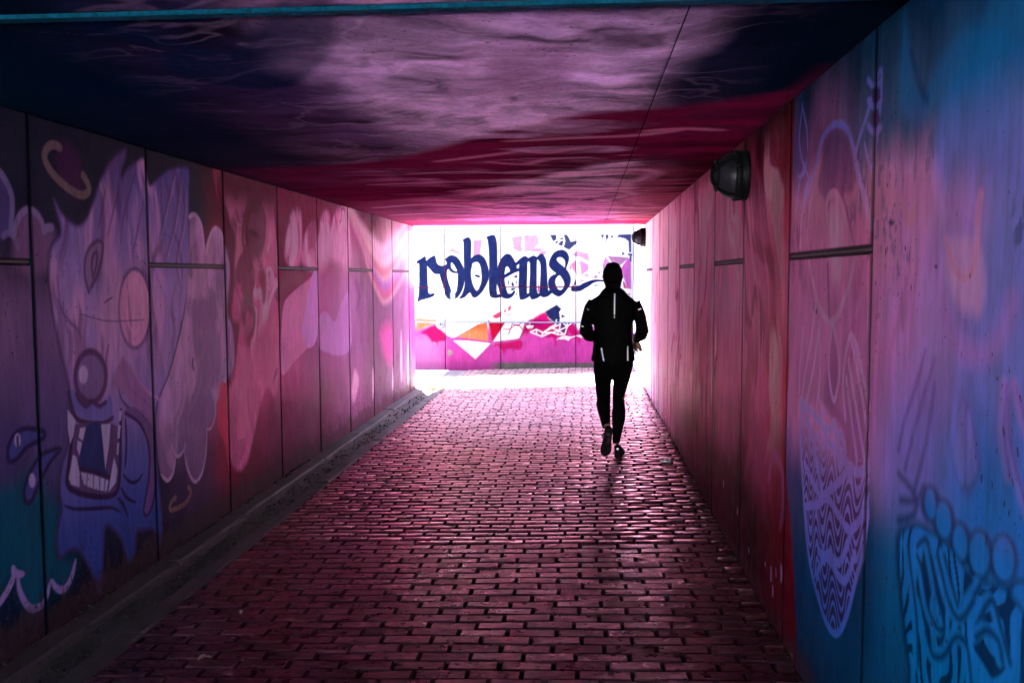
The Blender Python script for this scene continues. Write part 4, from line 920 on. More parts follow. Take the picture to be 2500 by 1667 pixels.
# left wall
lw = tag(empty('tunnel_wall', (XL, 4.0, 0)), 'left tunnel wall of jointed panels painted with a roaring fanged creature', 'wall')
bar('backing', XL - 0.40, XL - 0.05, Y_IN, Y_OUT - 0.002, -0.30, ZC + 0.09, M['backing'], lw)
k0 = int(math.floor((Y_IN - Y0L) / PITCHW))
for k in range(k0, 9):
    a, b = Y0L + k * PITCHW + GAP / 2, Y0L + (k + 1) * PITCHW - GAP / 2
    a, b = max(a, Y_IN + 0.002), min(b, Y_OUT - 0.004)
    if b - a < 0.1: continue
    ym = max(a, 3.6)
    vis = b > 3.45
    du = max(0.0055, 0.42 * ym * ym / 2270) if vis else 0.1
    dv = max(0.0042, 0.62 * ym / 908) if vis else 0.1
    split = (k % 2 == 1)
    z0 = -0.16
    rows = [(z0, ZJL - HGAP / 2), (ZJL + HGAP / 2, ZC - 0.004)] if split else [(z0, ZC - 0.004)]
    for v0, v1 in rows:
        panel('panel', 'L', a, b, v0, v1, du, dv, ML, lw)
    if vis and k < 8:
        teal = k + 1 in (0, 1)
        bar('joint_sealant', XL - 0.049, XL - 0.010, b, b + GAP, -0.16, ZC - 0.005, M['seal_teal'] if teal else M['seal_dark'], lw)
    if vis and split:
        bar('joint_sealant', XL - 0.049, XL - 0.012, a + 0.002, b - 0.002, ZJL - HGAP / 2 + 0.0005, ZJL + HGAP / 2 - 0.0005, M['seal_dark'], lw)
        bar('joint_bead', XL - 0.013, XL - 0.004, a + 0.004, b - 0.004, ZJL - 0.0035, ZJL + 0.0035, M['seal_mauve'], lw)
bar('joint_sealant', XL - 0.049, XL - 0.007, Y0L - GAP / 2, Y0L + GAP / 2, -0.16, ZC - 0.005, M['seal_teal'], lw)

# right wall, running on past the tunnel mouth into the daylight
rw = tag(empty('tunnel_wall', (XR, 4.0, 0)), 'right tunnel wall of jointed panels painted blue, violet and crimson', 'wall')
bar('backing', XR + 0.05, XR + 0.40, Y_IN, Y_END + 0.4, -0.30, 3.3, M['backing'], rw)
k0 = int(math.floor((Y_IN - Y0R) / PITCHW))
for k in range(k0, 10):
    a, b = Y0R + k * PITCHW + GAP / 2, Y0R + (k + 1) * PITCHW - GAP / 2
    a, b = max(a, Y_IN + 0.002), min(b, Y_OUT - 0.004)
    if b - a < 0.1: continue
    ym = max(a, 1.85)
    vis = b > 1.8
    du = min(0.03, max(0.0055, 0.42 * ym * ym / 790)) if vis else 0.1
    dv = max(0.0042, 0.75 * ym / 908) if vis else 0.1
    split = (k % 2 == 0)
    rows = [(-0.05, ZJR - HGAP / 2), (ZJR + HGAP / 2, ZC - 0.004)] if split else [(-0.05, ZC - 0.004)]
    for v0, v1 in rows:
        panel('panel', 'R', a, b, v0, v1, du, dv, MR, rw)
    if vis:
        bar('joint_sealant', XR + 0.010, XR + 0.049, b, b + GAP, -0.05, ZC - 0.005, M['seal_teal'] if k == -1 else M['seal_dark'], rw)
    if vis and split:
        bar('joint_sealant', XR + 0.012, XR + 0.049, a + 0.002, b - 0.002, ZJR - HGAP / 2 + 0.0005, ZJR + HGAP / 2 - 0.0005, M['seal_dark'], rw)
        bar('joint_bead', XR + 0.004, XR + 0.013, a + 0.004, b - 0.004, ZJR - 0.0035, ZJR + 0.0035, M['seal_mauve'], rw)
for a, b in ((Y_OUT + 0.012, 14.70), (14.716, Y_END - 0.004)):
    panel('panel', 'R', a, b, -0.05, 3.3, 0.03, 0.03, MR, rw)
bar('coping', XR - 0.03, XR + 0.45, Y_OUT + 0.35, Y_END + 0.5, 3.302, 3.42, M['concrete'], rw, 0.01)

# end wall with the lettering
ew = tag(empty('mural_wall', (-0.8, Y_END, 0)), 'sunlit concrete wall beyond the exit lettered roblems in dark blue over pink facets', 'wall')
bar('backing', -14.0, XR + 0.049, Y_END + 0.05, Y_END + 0.40, -0.30, 3.3, M['backing'], ew)
xs = [-6.2, -4.95, -3.77, -2.479, -1.481, -0.145, XR - 0.004]
for i in range(6):
    a, b = xs[i] + 0.006, xs[i + 1] - 0.006
    d = 0.0105 if i > 1 else 0.06
    ZJE = 1.395
    rows = [(-0.12, ZJE - 0.008), (ZJE + 0.008, 3.3)] if i in (0, 2, 4) else [(-0.12, 3.3)]
    for v0, v1 in rows:
        if v1 > 2.6 and i > 1:
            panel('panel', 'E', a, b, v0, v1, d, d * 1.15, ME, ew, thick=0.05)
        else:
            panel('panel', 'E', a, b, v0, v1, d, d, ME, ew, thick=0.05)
    bar('joint_sealant', b, b + 0.012, Y_END + 0.006, Y_END + 0.049, -0.12, 3.29, M['seal_wine'], ew)
    if len(rows) == 2:
        bar('joint_sealant', a + 0.001, b - 0.001, Y_END + 0.008, Y_END + 0.049, ZJE - 0.0075, ZJE + 0.0075, M['seal_wine'], ew)
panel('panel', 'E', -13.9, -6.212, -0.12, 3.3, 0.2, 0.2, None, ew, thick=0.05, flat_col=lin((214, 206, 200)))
bar('coping', -14.0, XR - 0.032, Y_END - 0.04, Y_END + 0.45, 3.302, 3.42, M['concrete'], ew, 0.01)

# ceiling slabs
cl = tag(empty('ceiling', (-0.8, 4.0, ZC)), kind='structure')
yj = [Y_IN + 0.003, -4.4, -2.0, 0.4, 2.535, 4.70, 6.87, 9.04, 11.15, 12.46, Y_OUT - 0.003]
XJ = 0.290
for i in range(len(yj) - 1):
    g0 = 0.022 if abs(yj[i] - 2.535) < .01 else 0.003
    g1 = 0.022 if abs(yj[i + 1] - 2.535) < .01 else 0.003
    a, b = yj[i] + g0, yj[i + 1] - g1
    vis = b > 2.3
    ym = max(a, 2.3)
    for x0, x1 in ((XL - 0.04, XJ - 0.0015), (XJ + 0.0015, XR + 0.04)):
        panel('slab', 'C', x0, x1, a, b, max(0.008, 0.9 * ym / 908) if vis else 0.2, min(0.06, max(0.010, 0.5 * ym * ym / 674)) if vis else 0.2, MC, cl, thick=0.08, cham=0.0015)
bar('joint_sealant', XL + 0.002, XR - 0.002, 2.514, 2.556, ZC - 0.012, ZC + 0.03, M['seal_teal'], cl)

# roof over the tunnel, soil, ground, portal faces
roof = tag(bar('tunnel_roof', XL - 0.40, XR + 0.04, Y_IN, Y_OUT - 0.001, ZC + 0.095, ZC + 0.55, M['concrete']), kind='structure')
for y0, y1, lab in ((Y_OUT, Y_OUT + 0.30, 'bare concrete retaining wall running left from the far tunnel mouth'),):
    rwall = tag(bar('retaining_wall', -14.0, XL - 0.40, y0, y1, -0.3, 3.2, M['concrete'], None, 0.01), lab, 'wall')
par = tag(bar('parapet', XL - 0.399, XR + 0.049, Y_OUT, Y_OUT + 0.30, ZC + 0.004, 3.2, M['concrete'], None, 0.006), 'concrete parapet beam above the far tunnel mouth', 'parapet')
bmE = bmesh.new()
def soil(x0, x1, y0, y1, z0, z1):
    r = bmesh.ops.create_cube(bmE, size=1.0)
    bmesh.ops.scale(bmE, vec=(x1 - x0, y1 - y0, z1 - z0), verts=r['verts'])
    bmesh.ops.translate(bmE, vec=((x0 + x1) / 2, (y0 + y1) / 2, (z0 + z1) / 2), verts=r['verts'])
soil(XL - 30, XL - 0.41, Y_IN + 0.2, Y_OUT - 0.01, -0.2, 3.0)
soil(XR + 0.41, XR + 40, Y_IN + 0.2, Y_END + 40, -0.2, 3.1)
soil(-40, XR + 0.405, Y_END + 0.41, Y_END + 40, -0.2, 3.1)
soil(XL - 0.405, XR + 0.405, Y_IN + 0.2, Y_OUT - 0.01, ZC + 0.56, 3.05)
meE = bpy.data.meshes.new('embankment'); bmE.to_mesh(meE); bmE.free()
emb = tag(link('embankment', meE, None, M['earth']), kind='structure')
gp = mesh_py('ground', [(-300, -300, -0.31), (300, -300, -0.31), (300, 300, -0.31), (-300, 300, -0.31)], [(0, 1, 2, 3)])
ground = tag(link('ground', gp, None, M['earth']), kind='structure')

fore = tag(bar('bounce_forecourt', -9.0, 7.0, Y_IN - 14.0, Y_IN - 0.004, -0.30, -0.03, M['slab_far']), kind='structure')  # unseen pale paving added behind the camera to bounce sun inside

sun_slab = tag(bar('sun_block_slab', XL - 0.38, XR + 0.03, Y_OUT + 0.302, Y_OUT + 0.95, 2.92, 3.06, M['concrete'], None, 0.01), 'thin added slab, out of view, blocking sun above the far tunnel mouth', 'sun_block_slab')  # added out of view to keep direct sun off the tunnel floor

# ================================================================== FLOOR
def brick_mat():
    mt, nt, b = new_mat('paving_brick')
    at = N(nt, 'ShaderNodeAttribute', attribute_name='tint')
    p = wpos(nt)
    f = noise(nt, wpos(nt, (0.5, 1.6, 1)), 60, 5, 0.65)
    sc = N(nt, 'ShaderNodeVectorMath', operation='SCALE'); nt.links.new(at.outputs['Color'], sc.inputs[0])
    nt.links.new(ramp(nt, f, 0.28, 0.72, 0.62, 1.35), sc.inputs['Scale'])
    c = sc.outputs[0]
    dirt = noise(nt, p, 2.2, 5, 0.6)
    c = mixc(nt, ramp(nt, dirt, 0.45, 0.75, 0.0, 0.45), c, (0.02, 0.007, 0.009))
    fleck = noise(nt, p, 210, 2)
    c = mixc(nt, ramp(nt, fleck, 0.70, 0.76, 0.0, 0.3), c, (0.20, 0.09, 0.10))
    # worn, polished clay: matt body under a rosy polish that shows towards the light
    nt.nodes.remove(b)
    df = N(nt, 'ShaderNodeBsdfDiffuse'); nt.links.new(c, df.inputs['Color'])
    gl = N(nt, 'ShaderNodeBsdfGlossy'); gl.inputs['Color'].default_value = (1.0, 0.54, 0.58, 1)
    nt.links.new(ramp(nt, noise(nt, p, 17, 5), 0.3, 0.7, 0.22, 0.44), gl.inputs['Roughness'])
    fr = N(nt, 'ShaderNodeFresnel'); fr.inputs['IOR'].default_value = 1.85
    wear = N(nt, 'ShaderNodeMath', operation='MULTIPLY'); nt.links.new(fr.outputs[0], wear.inputs[0])
    nt.links.new(ramp(nt, noise(nt, wpos(nt, (0.7, 1.5, 1)), 28, 4), 0.3, 0.7, 0.55, 1.25), wear.inputs[1])
    gn = N(nt, 'ShaderNodeNewGeometry'); sx = N(nt, 'ShaderNodeSeparateXYZ'); nt.links.new(gn.outputs['True Normal'], sx.inputs[0])
    flat_ = N(nt, 'ShaderNodeMath', operation='MULTIPLY'); nt.links.new(wear.outputs[0], flat_.inputs[0]); nt.links.new(ramp(nt, sx.outputs[2], 0.80, 0.99, 0.12, 1.0), flat_.inputs[1])
    mx = N(nt, 'ShaderNodeMixShader'); nt.links.new(flat_.outputs[0], mx.inputs[0]); nt.links.new(df.outputs[0], mx.inputs[1]); nt.links.new(gl.outputs[0], mx.inputs[2])
    nt.links.new(mx.outputs[0], [n for n in nt.nodes if n.type == 'OUTPUT_MATERIAL'][0].inputs[0])
    hgt = noise(nt, wpos(nt, (0.6, 1.3, 1)), 75, 6, 0.7)
    bump(nt, gl, hgt, 0.35, 0.003); bump(nt, df, hgt, 0.6, 0.004); bump(nt, fr, hgt, 0.35, 0.003)
    return mt
M['brick'] = brick_mat()
M['sand'] = plain('dirt_filled_joints', (0.020, 0.012, 0.013), 0.95, spec=0.1, nscale=120, namp=0.5, bumpk=0.5)
M['kerb'] = plain('dirty_kerb_concrete', (0.034, 0.013, 0.016), 0.8, nscale=24, namp=0.45, bumpk=0.5)
M['mud'] = plain('gutter_dirt', (0.040, 0.028, 0.026), 0.95, nscale=70, namp=0.6, bumpk=0.8)
M['slab'] = plain('pale_paving_slab', (0.66, 0.65, 0.62), 0.8, nscale=18, namp=0.25, bumpk=0.3)

BL, BW, RP, CP, BH = 0.2115, 0.0800, 0.0885, 0.2255, 0.055
# brick bed: sloping to the gutter
def bedz(x): return floor_z(x) - 0.020
bx_, by_ = np.meshgrid(np.linspace(X_STRIP1, XR, 75), np.concatenate([np.linspace(Y_IN, 3.0, 12)[:-1], np.linspace(3.0, Y_END, 330)]))
fill = fbm(bx_.ravel() * 1.6, by_.ravel() * 1.6, 431, 5); fine_ = fbm(bx_.ravel() * 14, by_.ravel() * 14, 433, 3)
bz_ = np.array([bedz(x) for x in bx_.ravel()]) + 0.0085 * sstep(0.42, 0.66, fill) * (0.4 + 0.6 * fine_) + 0.003 * fine_     # sand and grit packed unevenly into the joints
bi_ = np.arange(bx_.size).reshape(bx_.shape)
bed = mesh_np('pavement', np.stack([bx_.ravel(), by_.ravel(), bz_], -1), np.stack([bi_[:-1, :-1], bi_[:-1, 1:], bi_[1:, 1:], bi_[1:, :-1]], -1).reshape(-1, 4), True)
pav = tag(link('pavement', bed, None, M['sand']), kind='structure')
def brick_verts(l, w, jit):
    """worn brick: flat top, rounded arrises, sides; 12 verts above + 4 below"""
    e = 0.0045
    hx, hy = l / 2, w / 2
    top = [(-hx + e, -hy + e, 0), (hx - e, -hy + e, 0), (hx - e, hy - e, 0), (-hx + e, hy - e, 0)]
    mid = [(-hx, -hy, -0.0045), (hx, -hy, -0.0045), (hx, hy, -0.0045), (-hx, hy, -0.0045)]
    bot = [(x, y, -BH) for x, y, z in mid]
    top = [(x + jit.uniform(-.0018, .0018), y + jit.uniform(-.0018, .0018), z + jit.uniform(-.0012, .0012)) for x, y, z in top]
    mid = [(x + jit.uniform(-.0022, .0022), y + jit.uniform(-.0022, .0022), z + jit.uniform(-.001, .001)) for x, y, z in mid]
    return top + mid + bot
BF = [(0, 1, 2, 3)] + [(4 + i, 4 + (i + 1) % 4, (i + 1) % 4, i) for i in range(4)] + [(8 + i, 8 + (i + 1) % 4, 4 + (i + 1) % 4, 4 + i) for i in range(4)]
def tint_in(j):
    k = j.uniform(0.55, 1.5); w = j.uniform(-0.10, 0.10)
    return (0.058 * k * (1 + w), 0.017 * k, 0.025 * k * (1 - w * .5))
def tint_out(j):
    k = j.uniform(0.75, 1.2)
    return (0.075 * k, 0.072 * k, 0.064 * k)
def tint_shade(j):  # darker tint: the end wall's shade painted into the pavers
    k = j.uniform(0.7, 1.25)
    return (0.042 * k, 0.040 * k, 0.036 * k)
jr = random.Random(5)
variants = []
for v in range(14):
    me = mesh_py('brick', brick_verts(BL * jr.uniform(.985, 1.01), BW * jr.uniform(.96, 1.03), jr), BF)
    at = me.color_attributes.new('tint', 'FLOAT_COLOR', 'POINT')
    t = tint_in(jr); at.data.foreach_set('color', [*t, 1.0] * len(me.vertices))
    me.materials.append(M['brick']); variants.append(me)
rows_y0 = 3.20
nrows = int((Y_OUT - 0.10 - rows_y0) / RP)
slope_ang = math.atan(0.0255)
plist = []
for r in range(nrows):
    y = rows_y0 + (r + 0.5) * RP
    off = (0.5 if r % 2 else 0.0) + 0.05 * math.sin(r * 1.7) + (r * 0.013) % 0.12
    x = X_STRIP1 + 0.006 - CP + (off % 1.0) * CP
    while x < XR:
        x0, x1 = max(x, X_STRIP1 + 0.004), min(x + BL, XR - 0.006)
        if x1 - x0 > 0.05:
            plist.append((r, (x0 + x1) / 2, y, x1 - x0))
        x += CP + jr.uniform(-0.0015, 0.0015)
# the bricks nearest the camera that the frame shows, one by one; the rest in one mass
def frame_ok(x, y):
    d = np.array([x, y, floor_z(x) - EYE]); dep = d @ CF
    px, py = 1250 + FPX * (d @ CR) / dep, 833.5 - FPX * (d @ CU) / dep
    return -60 < px < 2560 and py < 1700
singles = [b for b in plist if b[3] > 0.11 and frame_ok(b[1], b[2])][:300]
sset = set((b[0], round(b[1], 4)) for b in singles)
for r, x, y, l in singles:
    me = variants[jr.randrange(len(variants))]
    o = bpy.data.objects.new('brick', me); COL.objects.link(o); o.parent = pav
    o.location = (x, y + jr.uniform(-.0025, .0025), floor_z(x) + jr.uniform(-.004, .0025) - (0.004 if jr.random() < .05 else 0))
    o.rotation_euler = (jr.uniform(-.035, .035), -slope_ang + jr.uniform(-.016, .016), jr.uniform(-.018, .018))
    o.scale = (min(1.0, l / BL) if l < BL * 0.98 else 1.0, 1, 1)
VV, QQ, TT = [], [], []
def add_brick(x, y, l, w, tint, zoff=0.0, rot=0.0):
    base = len(VV)
    rz = jr.uniform(-.012, .012) + rot; rx = jr.uniform(-.02, .02); dz = jr.uniform(-.0035, .0025) + zoff
    c, s = math.cos(rz), math.sin(rz)
    for vx, vy, vz in brick_verts(l, w, jr):
        X, Y = vx * c - vy * s, vx * s + vy * c
        VV.append((x + X, y + Y, floor_z(x + X) + vz + dz + rx * vy)); TT.append((*tint, 1.0))
    QQ.extend(tuple(i + base for i in q) for q in BF)
for r, x, y, l in plist:
    if (r, round(x, 4)) in sset: continue
    add_brick(x, y, min(l, BL), BW * jr.uniform(.96, 1.03), tint_in(jr))
# header course at the tunnel mouth
x = X_STRIP1 + 0.01
yh = rows_y0 + nrows * RP + 0.06
while x < XR - 0.1:
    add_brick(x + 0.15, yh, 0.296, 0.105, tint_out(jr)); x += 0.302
# grey paving outside
r = 0
y = yh + 0.105
while y < Y_END - 0.03:
    x = X_STRIP1 + 0.006 - CP + (0.5 if r % 2 else 0.0) * CP
    while x < XR:
        x0, x1 = max(x, X_STRIP1 + 0.004), min(x + BL, XR - 0.006)
        if x1 - x0 > 0.05: add_brick((x0 + x1) / 2, y, x1 - x0, BW, tint_shade(jr) if y > 15.0 + jr.uniform(-.12, .12) else tint_out(jr))
        x += CP
    y += RP; r += 1
me = mesh_np('brick_field', np.array(VV), np.array(QQ))
at = me.color_attributes.new('tint', 'FLOAT_COLOR', 'POINT'); at.data.foreach_set('color', np.array(TT, np.float32).ravel())
me.materials.append(M['brick'])
bf = bpy.data.objects.new('brick_field', me); COL.objects.link(bf); bf.parent = pav; bf['kind'] = 'stuff'

# kerb at the foot of the left wall
kb = tag(empty('kerb', (XL, 4.0, Z_GUT)), 'low concrete kerb of butted stones along the foot of the left wall', 'kerb')
def rough_box(name, x0, x1, y0, y1, z0, z1, mat, parent, amp=0.004, ny=10, seed=0, top_slope=0.0):
    """a stone with a slightly uneven, worn top arris"""
    jr2 = random.Random(seed)
    vs, fs = [], []
    sec = [(x0, z0), (x0, z1 - 0.002), (x0 + 0.012, z1), (x1 - 0.014, z1), (x1, z1 - 0.014), (x1, z0)]
    for i in range(ny + 1):
        y = y0 + (y1 - y0) * i / ny
        w = [jr2.uniform(-amp, amp) for _ in sec]; q = jr2.uniform(-amp, amp)
        for k, (x, z) in enumerate(sec):
            e = 0 if k in (0, 5) else 1
            vs.append((x + (w[k] if k in (3, 4) else 0), y, z + e * (w[k] * .6 + q * .4)))
    n = len(sec)
    for i in range(ny):
        for k in range(n - 1):
            fs.append((i * n + k, (i + 1) * n + k, (i + 1) * n + k + 1, i * n + k + 1))
    fs.append(tuple(range(n))); fs.append(tuple(ny * n + k for k in range(n - 1, -1, -1)))
    org = parent_world(parent)
    me = mesh_py(name, [(a - org.x, b - org.y, c - org.z) for a, b, c in vs], fs)
    me.materials.append(mat)
    o = bpy.data.objects.new(name, me); COL.objects.link(o); o.parent = parent
    return o
y = -1.0; i = 0
while y < Y_OUT + 0.10:
    L = jr.uniform(0.95, 1.05)
    rough_box('kerb_stone', XL + 0.002, X_KERB + jr.uniform(-.006, .006), y + 0.004, min(y + L, Y_OUT + 0.28) - 0.004, -0.30, Z_KERB + jr.uniform(-.006, .004), M['kerb'], kb, seed=100 + i)
    y += L; i += 1
# gutter bed with caked dirt
nx, ny = 8, 420
gv, gf = [], []
xs_ = np.linspace(X_KERB - 0.01, X_STRIP0 + 0.01, nx); ys_ = np.linspace(-1.0, Y_OUT + 0.2, ny)
XX, YY = np.meshgrid(xs_, ys_)
hz = fbm(XX.ravel() * 9, YY.ravel() * 4, 401, 5).reshape(XX.shape); hz2 = fbm(XX.ravel() * 2, YY.ravel() * .9, 403, 3).reshape(XX.shape)
side = np.abs((XX - xs_.mean()) / (xs_[-1] - xs_[0]) * 2)
ZZ = Z_GUT - 0.02 + 0.05 * hz + 0.07 * (hz2 - .45) + 0.03 * side ** 2
P = np.stack([XX, YY, np.minimum(ZZ, Z_STRIP - 0.006)], -1).reshape(-1, 3)
idx = np.arange(nx * ny).reshape(ny, nx)
Q = np.stack([idx[:-1, :-1], idx[:-1, 1:], idx[1:, 1:], idx[1:, :-1]], -1).reshape(-1, 4)
gut = tag(link('gutter', mesh_np('gutter', P, Q, True), None, M['mud']), kind='structure')
# edging slabs between gutter and bricks
ed = tag(empty('edging_strip', (X_STRIP0, 4.0, Z_STRIP)), 'flush strip of narrow worn concrete edging slabs beside the dirty gutter', 'edging')
y = -1.0; i = 0
while y < Y_OUT - 0.02:
    L = jr.uniform(0.92, 1.06)
    o = rough_box('edging_slab', X_STRIP0 + jr.uniform(-.006, .006), X_STRIP1 - 0.003, y + 0.005, min(y + L, Y_OUT - 0.03) - 0.005, -0.22, Z_STRIP + jr.uniform(-.008, .004), M['kerb'], ed, amp=0.005, seed=300 + i)
    y += L; i += 1
# daylight side: pale slabs left of the gutter line, two gratings
apron = tag(empty('apron', (-3.0, 14.7, -0.1)), kind='structure')
def slab(x0, x1, y0, y1, z):
    bar('paving_slab', x0 + .006, x1 - .006, y0 + .006, y1 - .006, -0.25, z + jr.uniform(-.003, .003), M['slab'], apron, 0.005)
yy = [Y_OUT + 0.30, 13.98, 14.32, 14.66, 15.0, 15.34, 15.68, Y_END - 0.01]
for i in range(len(yy) - 1):
    x = -2.42
    while x > -7.0:
        w = 0.55
        slab(x - w, x, yy[i], yy[i + 1], -0.085 + 0.0 * x); x -= w
    if yy[i] < 14.3 : slab(-2.41, X_STRIP1 - .002, yy[i], yy[i + 1], -0.08)
bar('apron_bed', -14, -2.42, Y_OUT + .30, Y_END, -0.27, -0.115, M['sand'], apron)
bar('apron_bed', -2.415, X_STRIP1 - .01, Y_OUT + .30, Y_END, -0.27, -0.14, M['sand'], apron)
M['iron'] = plain('weathered_iron', (0.10, 0.085, 0.095), 0.6, metal=0.4, nscale=50)
for q, (g0, g1) in enumerate(((14.34, 15.12), (15.15, 15.98))):
    g = tag(empty('drain_grate', (-2.24, g0, -0.08)), ('iron drain grate set in the sunlit ground nearer the tunnel mouth', 'iron drain grate set in the sunlit ground against the mural wall')[q], 'grate', 'drain grates outside the exit')
    V, F = [], []
    fr = []
    for (a0, a1, b0, b1) in ((-2.405, -2.375, g0, g1), (-2.105, -2.075, g0, g1), (-2.374, -2.106, g0, g0 + .03), (-2.374, -2.106, g1 - .03, g1)):
        vs = [(a0, b0), (a1, b0), (a1, b1), (a0, b1)]
        b_ = len(V); V += [(x + 2.24, y - g0, -0.03) for x, y in vs] + [(x + 2.24, y - g0, 0.0) for x, y in vs]
        F += [(b_, b_ + 3, b_ + 2, b_ + 1), (b_ + 4, b_ + 5, b_ + 6, b_ + 7)] + [(b_ + i, b_ + (i + 1) % 4, b_ + 4 + (i + 1) % 4, b_ + 4 + i) for i in range(4)]
    link('frame', mesh_py('frame', V, F), g, M['iron'], (-2.24, g0, -0.08))
    nb = 16
    me = box_mesh('bar', -0.134, 0.134, -0.008, 0.008, -0.028, -0.003); me.materials.append(M['iron'])
    for i in range(nb):
        o = bpy.data.objects.new('bar', me); COL.objects.link(o); o.parent = g
        o.location = (0, 0.03 + (g1 - g0 - 0.06) * (i + 0.5) / nb, 0)

# ================================================================== FITTINGS
M['lamp_body'] = plain('dark_cast_lamp_body', (0.0022, 0.003, 0.0048), 0.55, spec=0.10, nscale=80, namp=0.4, bumpk=0.15)
def glass_mat():
    mt, nt, b = new_mat('frosted_lamp_glass')
    b.inputs['Base Color'].default_value = (0.42, 0.36, 0.40, 1)
    b.inputs['Roughness'].default_value = 0.42
    b.inputs['Specular IOR Level'].default_value = 0.08
    b.inputs['Transmission Weight'].default_value = 0.12
    f = noise(nt, wpos(nt), 35, 5)
    c = mixc(nt, ramp(nt, f, 0.45, 0.8, 0.0, 0.6), (0.022, 0.020, 0.030), (0.008, 0.007, 0.010))
    nt.links.new(c, b.inputs['Base Color'])
    return mt
M['lamp_glass'] = glass_mat()
def obj_from(name, vf, mat, parent, smooth=True, mtx=None):
    me = mesh_py(name, vf[0], vf[1], smooth)
    if mtx is not None: me.transform(mtx)
    me.materials.append(mat)
    o = bpy.data.objects.new(name, me); COL.objects.link(o); o.parent = parent
    return o
TOX = Matrix(((0, 0, -1, 0), (1, 0, 0, 0), (0, -1, 0, 0), (0, 0, 0, 1)))     # lathe +Z -> world -X
def bulkhead(y, z, label):
    L = tag(empty('bulkhead_lamp', (XR, y, z)), label, 'lamp', 'round caged lamps on the right wall')
    R = 0.132
    obj_from('housing', lathe([(0.0, -0.002), (R * 0.98, -0.002), (R * 1.02, 0.004), (R * 1.02, 0.022), (R, 0.026), (R, 0.050), (R * 1.03, 0.054), (R * 1.03, 0.070), (R * 0.95, 0.075), (R * 0.92, 0.075), (R * 0.92, 0.060)], 48), M['lamp_body'], L, mtx=TOX)
    prof = [(R * 0.915 * math.cos(t), 0.070 + 0.106 * math.sin(t)) for t in np.linspace(0, math.pi / 2 - 0.001, 12)]
    obj_from('dome', lathe(prof, 48), M['lamp_glass'], L, mtx=TOX)
    cg = []
    for ang in (math.radians(32), math.radians(122)):
        pts = []
        for t in np.linspace(0, math.pi, 19):
            r = (R * 0.95) * math.cos(t); h = 0.070 + 0.116 * math.sin(t)
            pts.append((r * math.cos(ang), r * math.sin(ang), h))
        cg.append(tube(pts, 0.010, 8))
    for rr, hh in ((R * 0.60, 0.070 + 0.092),):
        pts = [(rr * math.cos(t), rr * math.sin(t), hh) for t in np.linspace(0, 2 * math.pi, 37)]
        cg.append(tube(pts, 0.0075, 8, cap=False))
    obj_from('cage', merge(*cg), M['lamp_body'], L, mtx=TOX)
    for ang in (0.3, 1.9, 3.45, 5.0):
        p = (R * 1.02 * math.cos(ang), R * 1.02 * math.sin(ang), 0.05)
        q = (p[0], p[1], 0.078)
        obj_from('screw', tube([p, q], 0.011, 10), M['lamp_body'], L, mtx=TOX)
    return L
bulkhead(5.02, 2.128, 'dark round caged lamp high on the right wall inside the tunnel')
bulkhead(13.16, 2.140, 'small backlit caged lamp at the far right corner of the exit')

# handrail on the end wall
M['rail'] = plain('dark_painted_steel', (0.030, 0.032, 0.045), 0.5, metal=0.3, nscale=60)
M['mount'] = plain('grey_galvanised_mount', (0.16, 0.15, 0.16), 0.5, metal=0.5, nscale=60, namp=0.5)
hr = tag(empty('handrail', (-1.7, Y_END, 0.78)), 'thin dark handrail on round mounts across the lettered wall', 'handrail')
RZ = 0.775
pts = [(-8.0 + 1.7, -0.06, 0.012)] + [(x + 1.7, -0.06, (RZ - 0.78) + (0.016 if x < -3 else 0.0) + 0.003 * math.sin(x * 3)) for x in np.linspace(-3.2, 0.83, 22)]
obj_from('rail', tube(pts, 0.0125, 10), M['rail'], hr)
for x in (-5.76, -4.16, -2.56, -0.955, 0.64):
    prof = [(0.066 * math.cos(t), -0.066 * math.sin(t)) for t in np.linspace(0, math.pi / 2 - .001, 8)]
    v, f = lathe(prof, 24)
    v = [(a, b * 0.9, c) for a, b, c in v]
    top = lathe([(0.0, 0.0), (0.066, 0.0)], 24); top = ([(a, b * .9, c) for a, b, c in top[0]], top[1])
    br = obj_from('bracket', merge((v, f), top), M['mount'], hr, mtx=Matrix.Translation((x + 1.7, -0.058, -0.062)))
    obj_from('bracket_post', tube([(x + 1.7, -0.060, -0.063), (x + 1.7, -0.060, -0.012)], 0.014, 10), M['rail'], br)

# ================================================================== LITTER
M['tin'] = plain('crumpled_tin', (0.62, 0.60, 0.60), 0.32, metal=0.85, nscale=90)
M['leaf'] = plain('dry_leaf', (0.07, 0.038, 0.026), 0.8, nscale=120, namp=0.5)
M['crumb'] = plain('dark_wet_crumbs', (0.030, 0.017, 0.016), 0.9, spec=0.1, nscale=120, namp=0.6)
M['leafp'] = plain('pale_dry_leaf', (0.20, 0.13, 0.11), 0.8, nscale=120, namp=0.4)
cx, cy = 0.695, 7.76
can = tag(empty('crushed_can', (cx, cy, floor_z(cx))), 'small crushed metal can lying on the bricks right of the runner', 'can')
jr3 = random.Random(3)
v, f = tube([(-0.042, 0, 0.022), (-0.036, 0, 0.023), (-0.015, .003, 0.019), (0.006, -.004, 0.024), (0.030, 0, 0.020), (0.038, 0, 0.021), (0.044, 0, 0.021)], [(.019, .018), (.025, .021), (.027, .013), (.026, .016), (.026, .017), (.024, .018), (.019, .017)], 16)
v = [(a + jr3.uniform(-.002, .002), b + jr3.uniform(-.002, .002), max(0.001, c + jr3.uniform(-.002, .002))) for a, b, c in v]
obj_from('can_body', (v, f), M['tin'], can, smooth=False, mtx=Matrix.Rotation(0.25, 4, 'Z'))
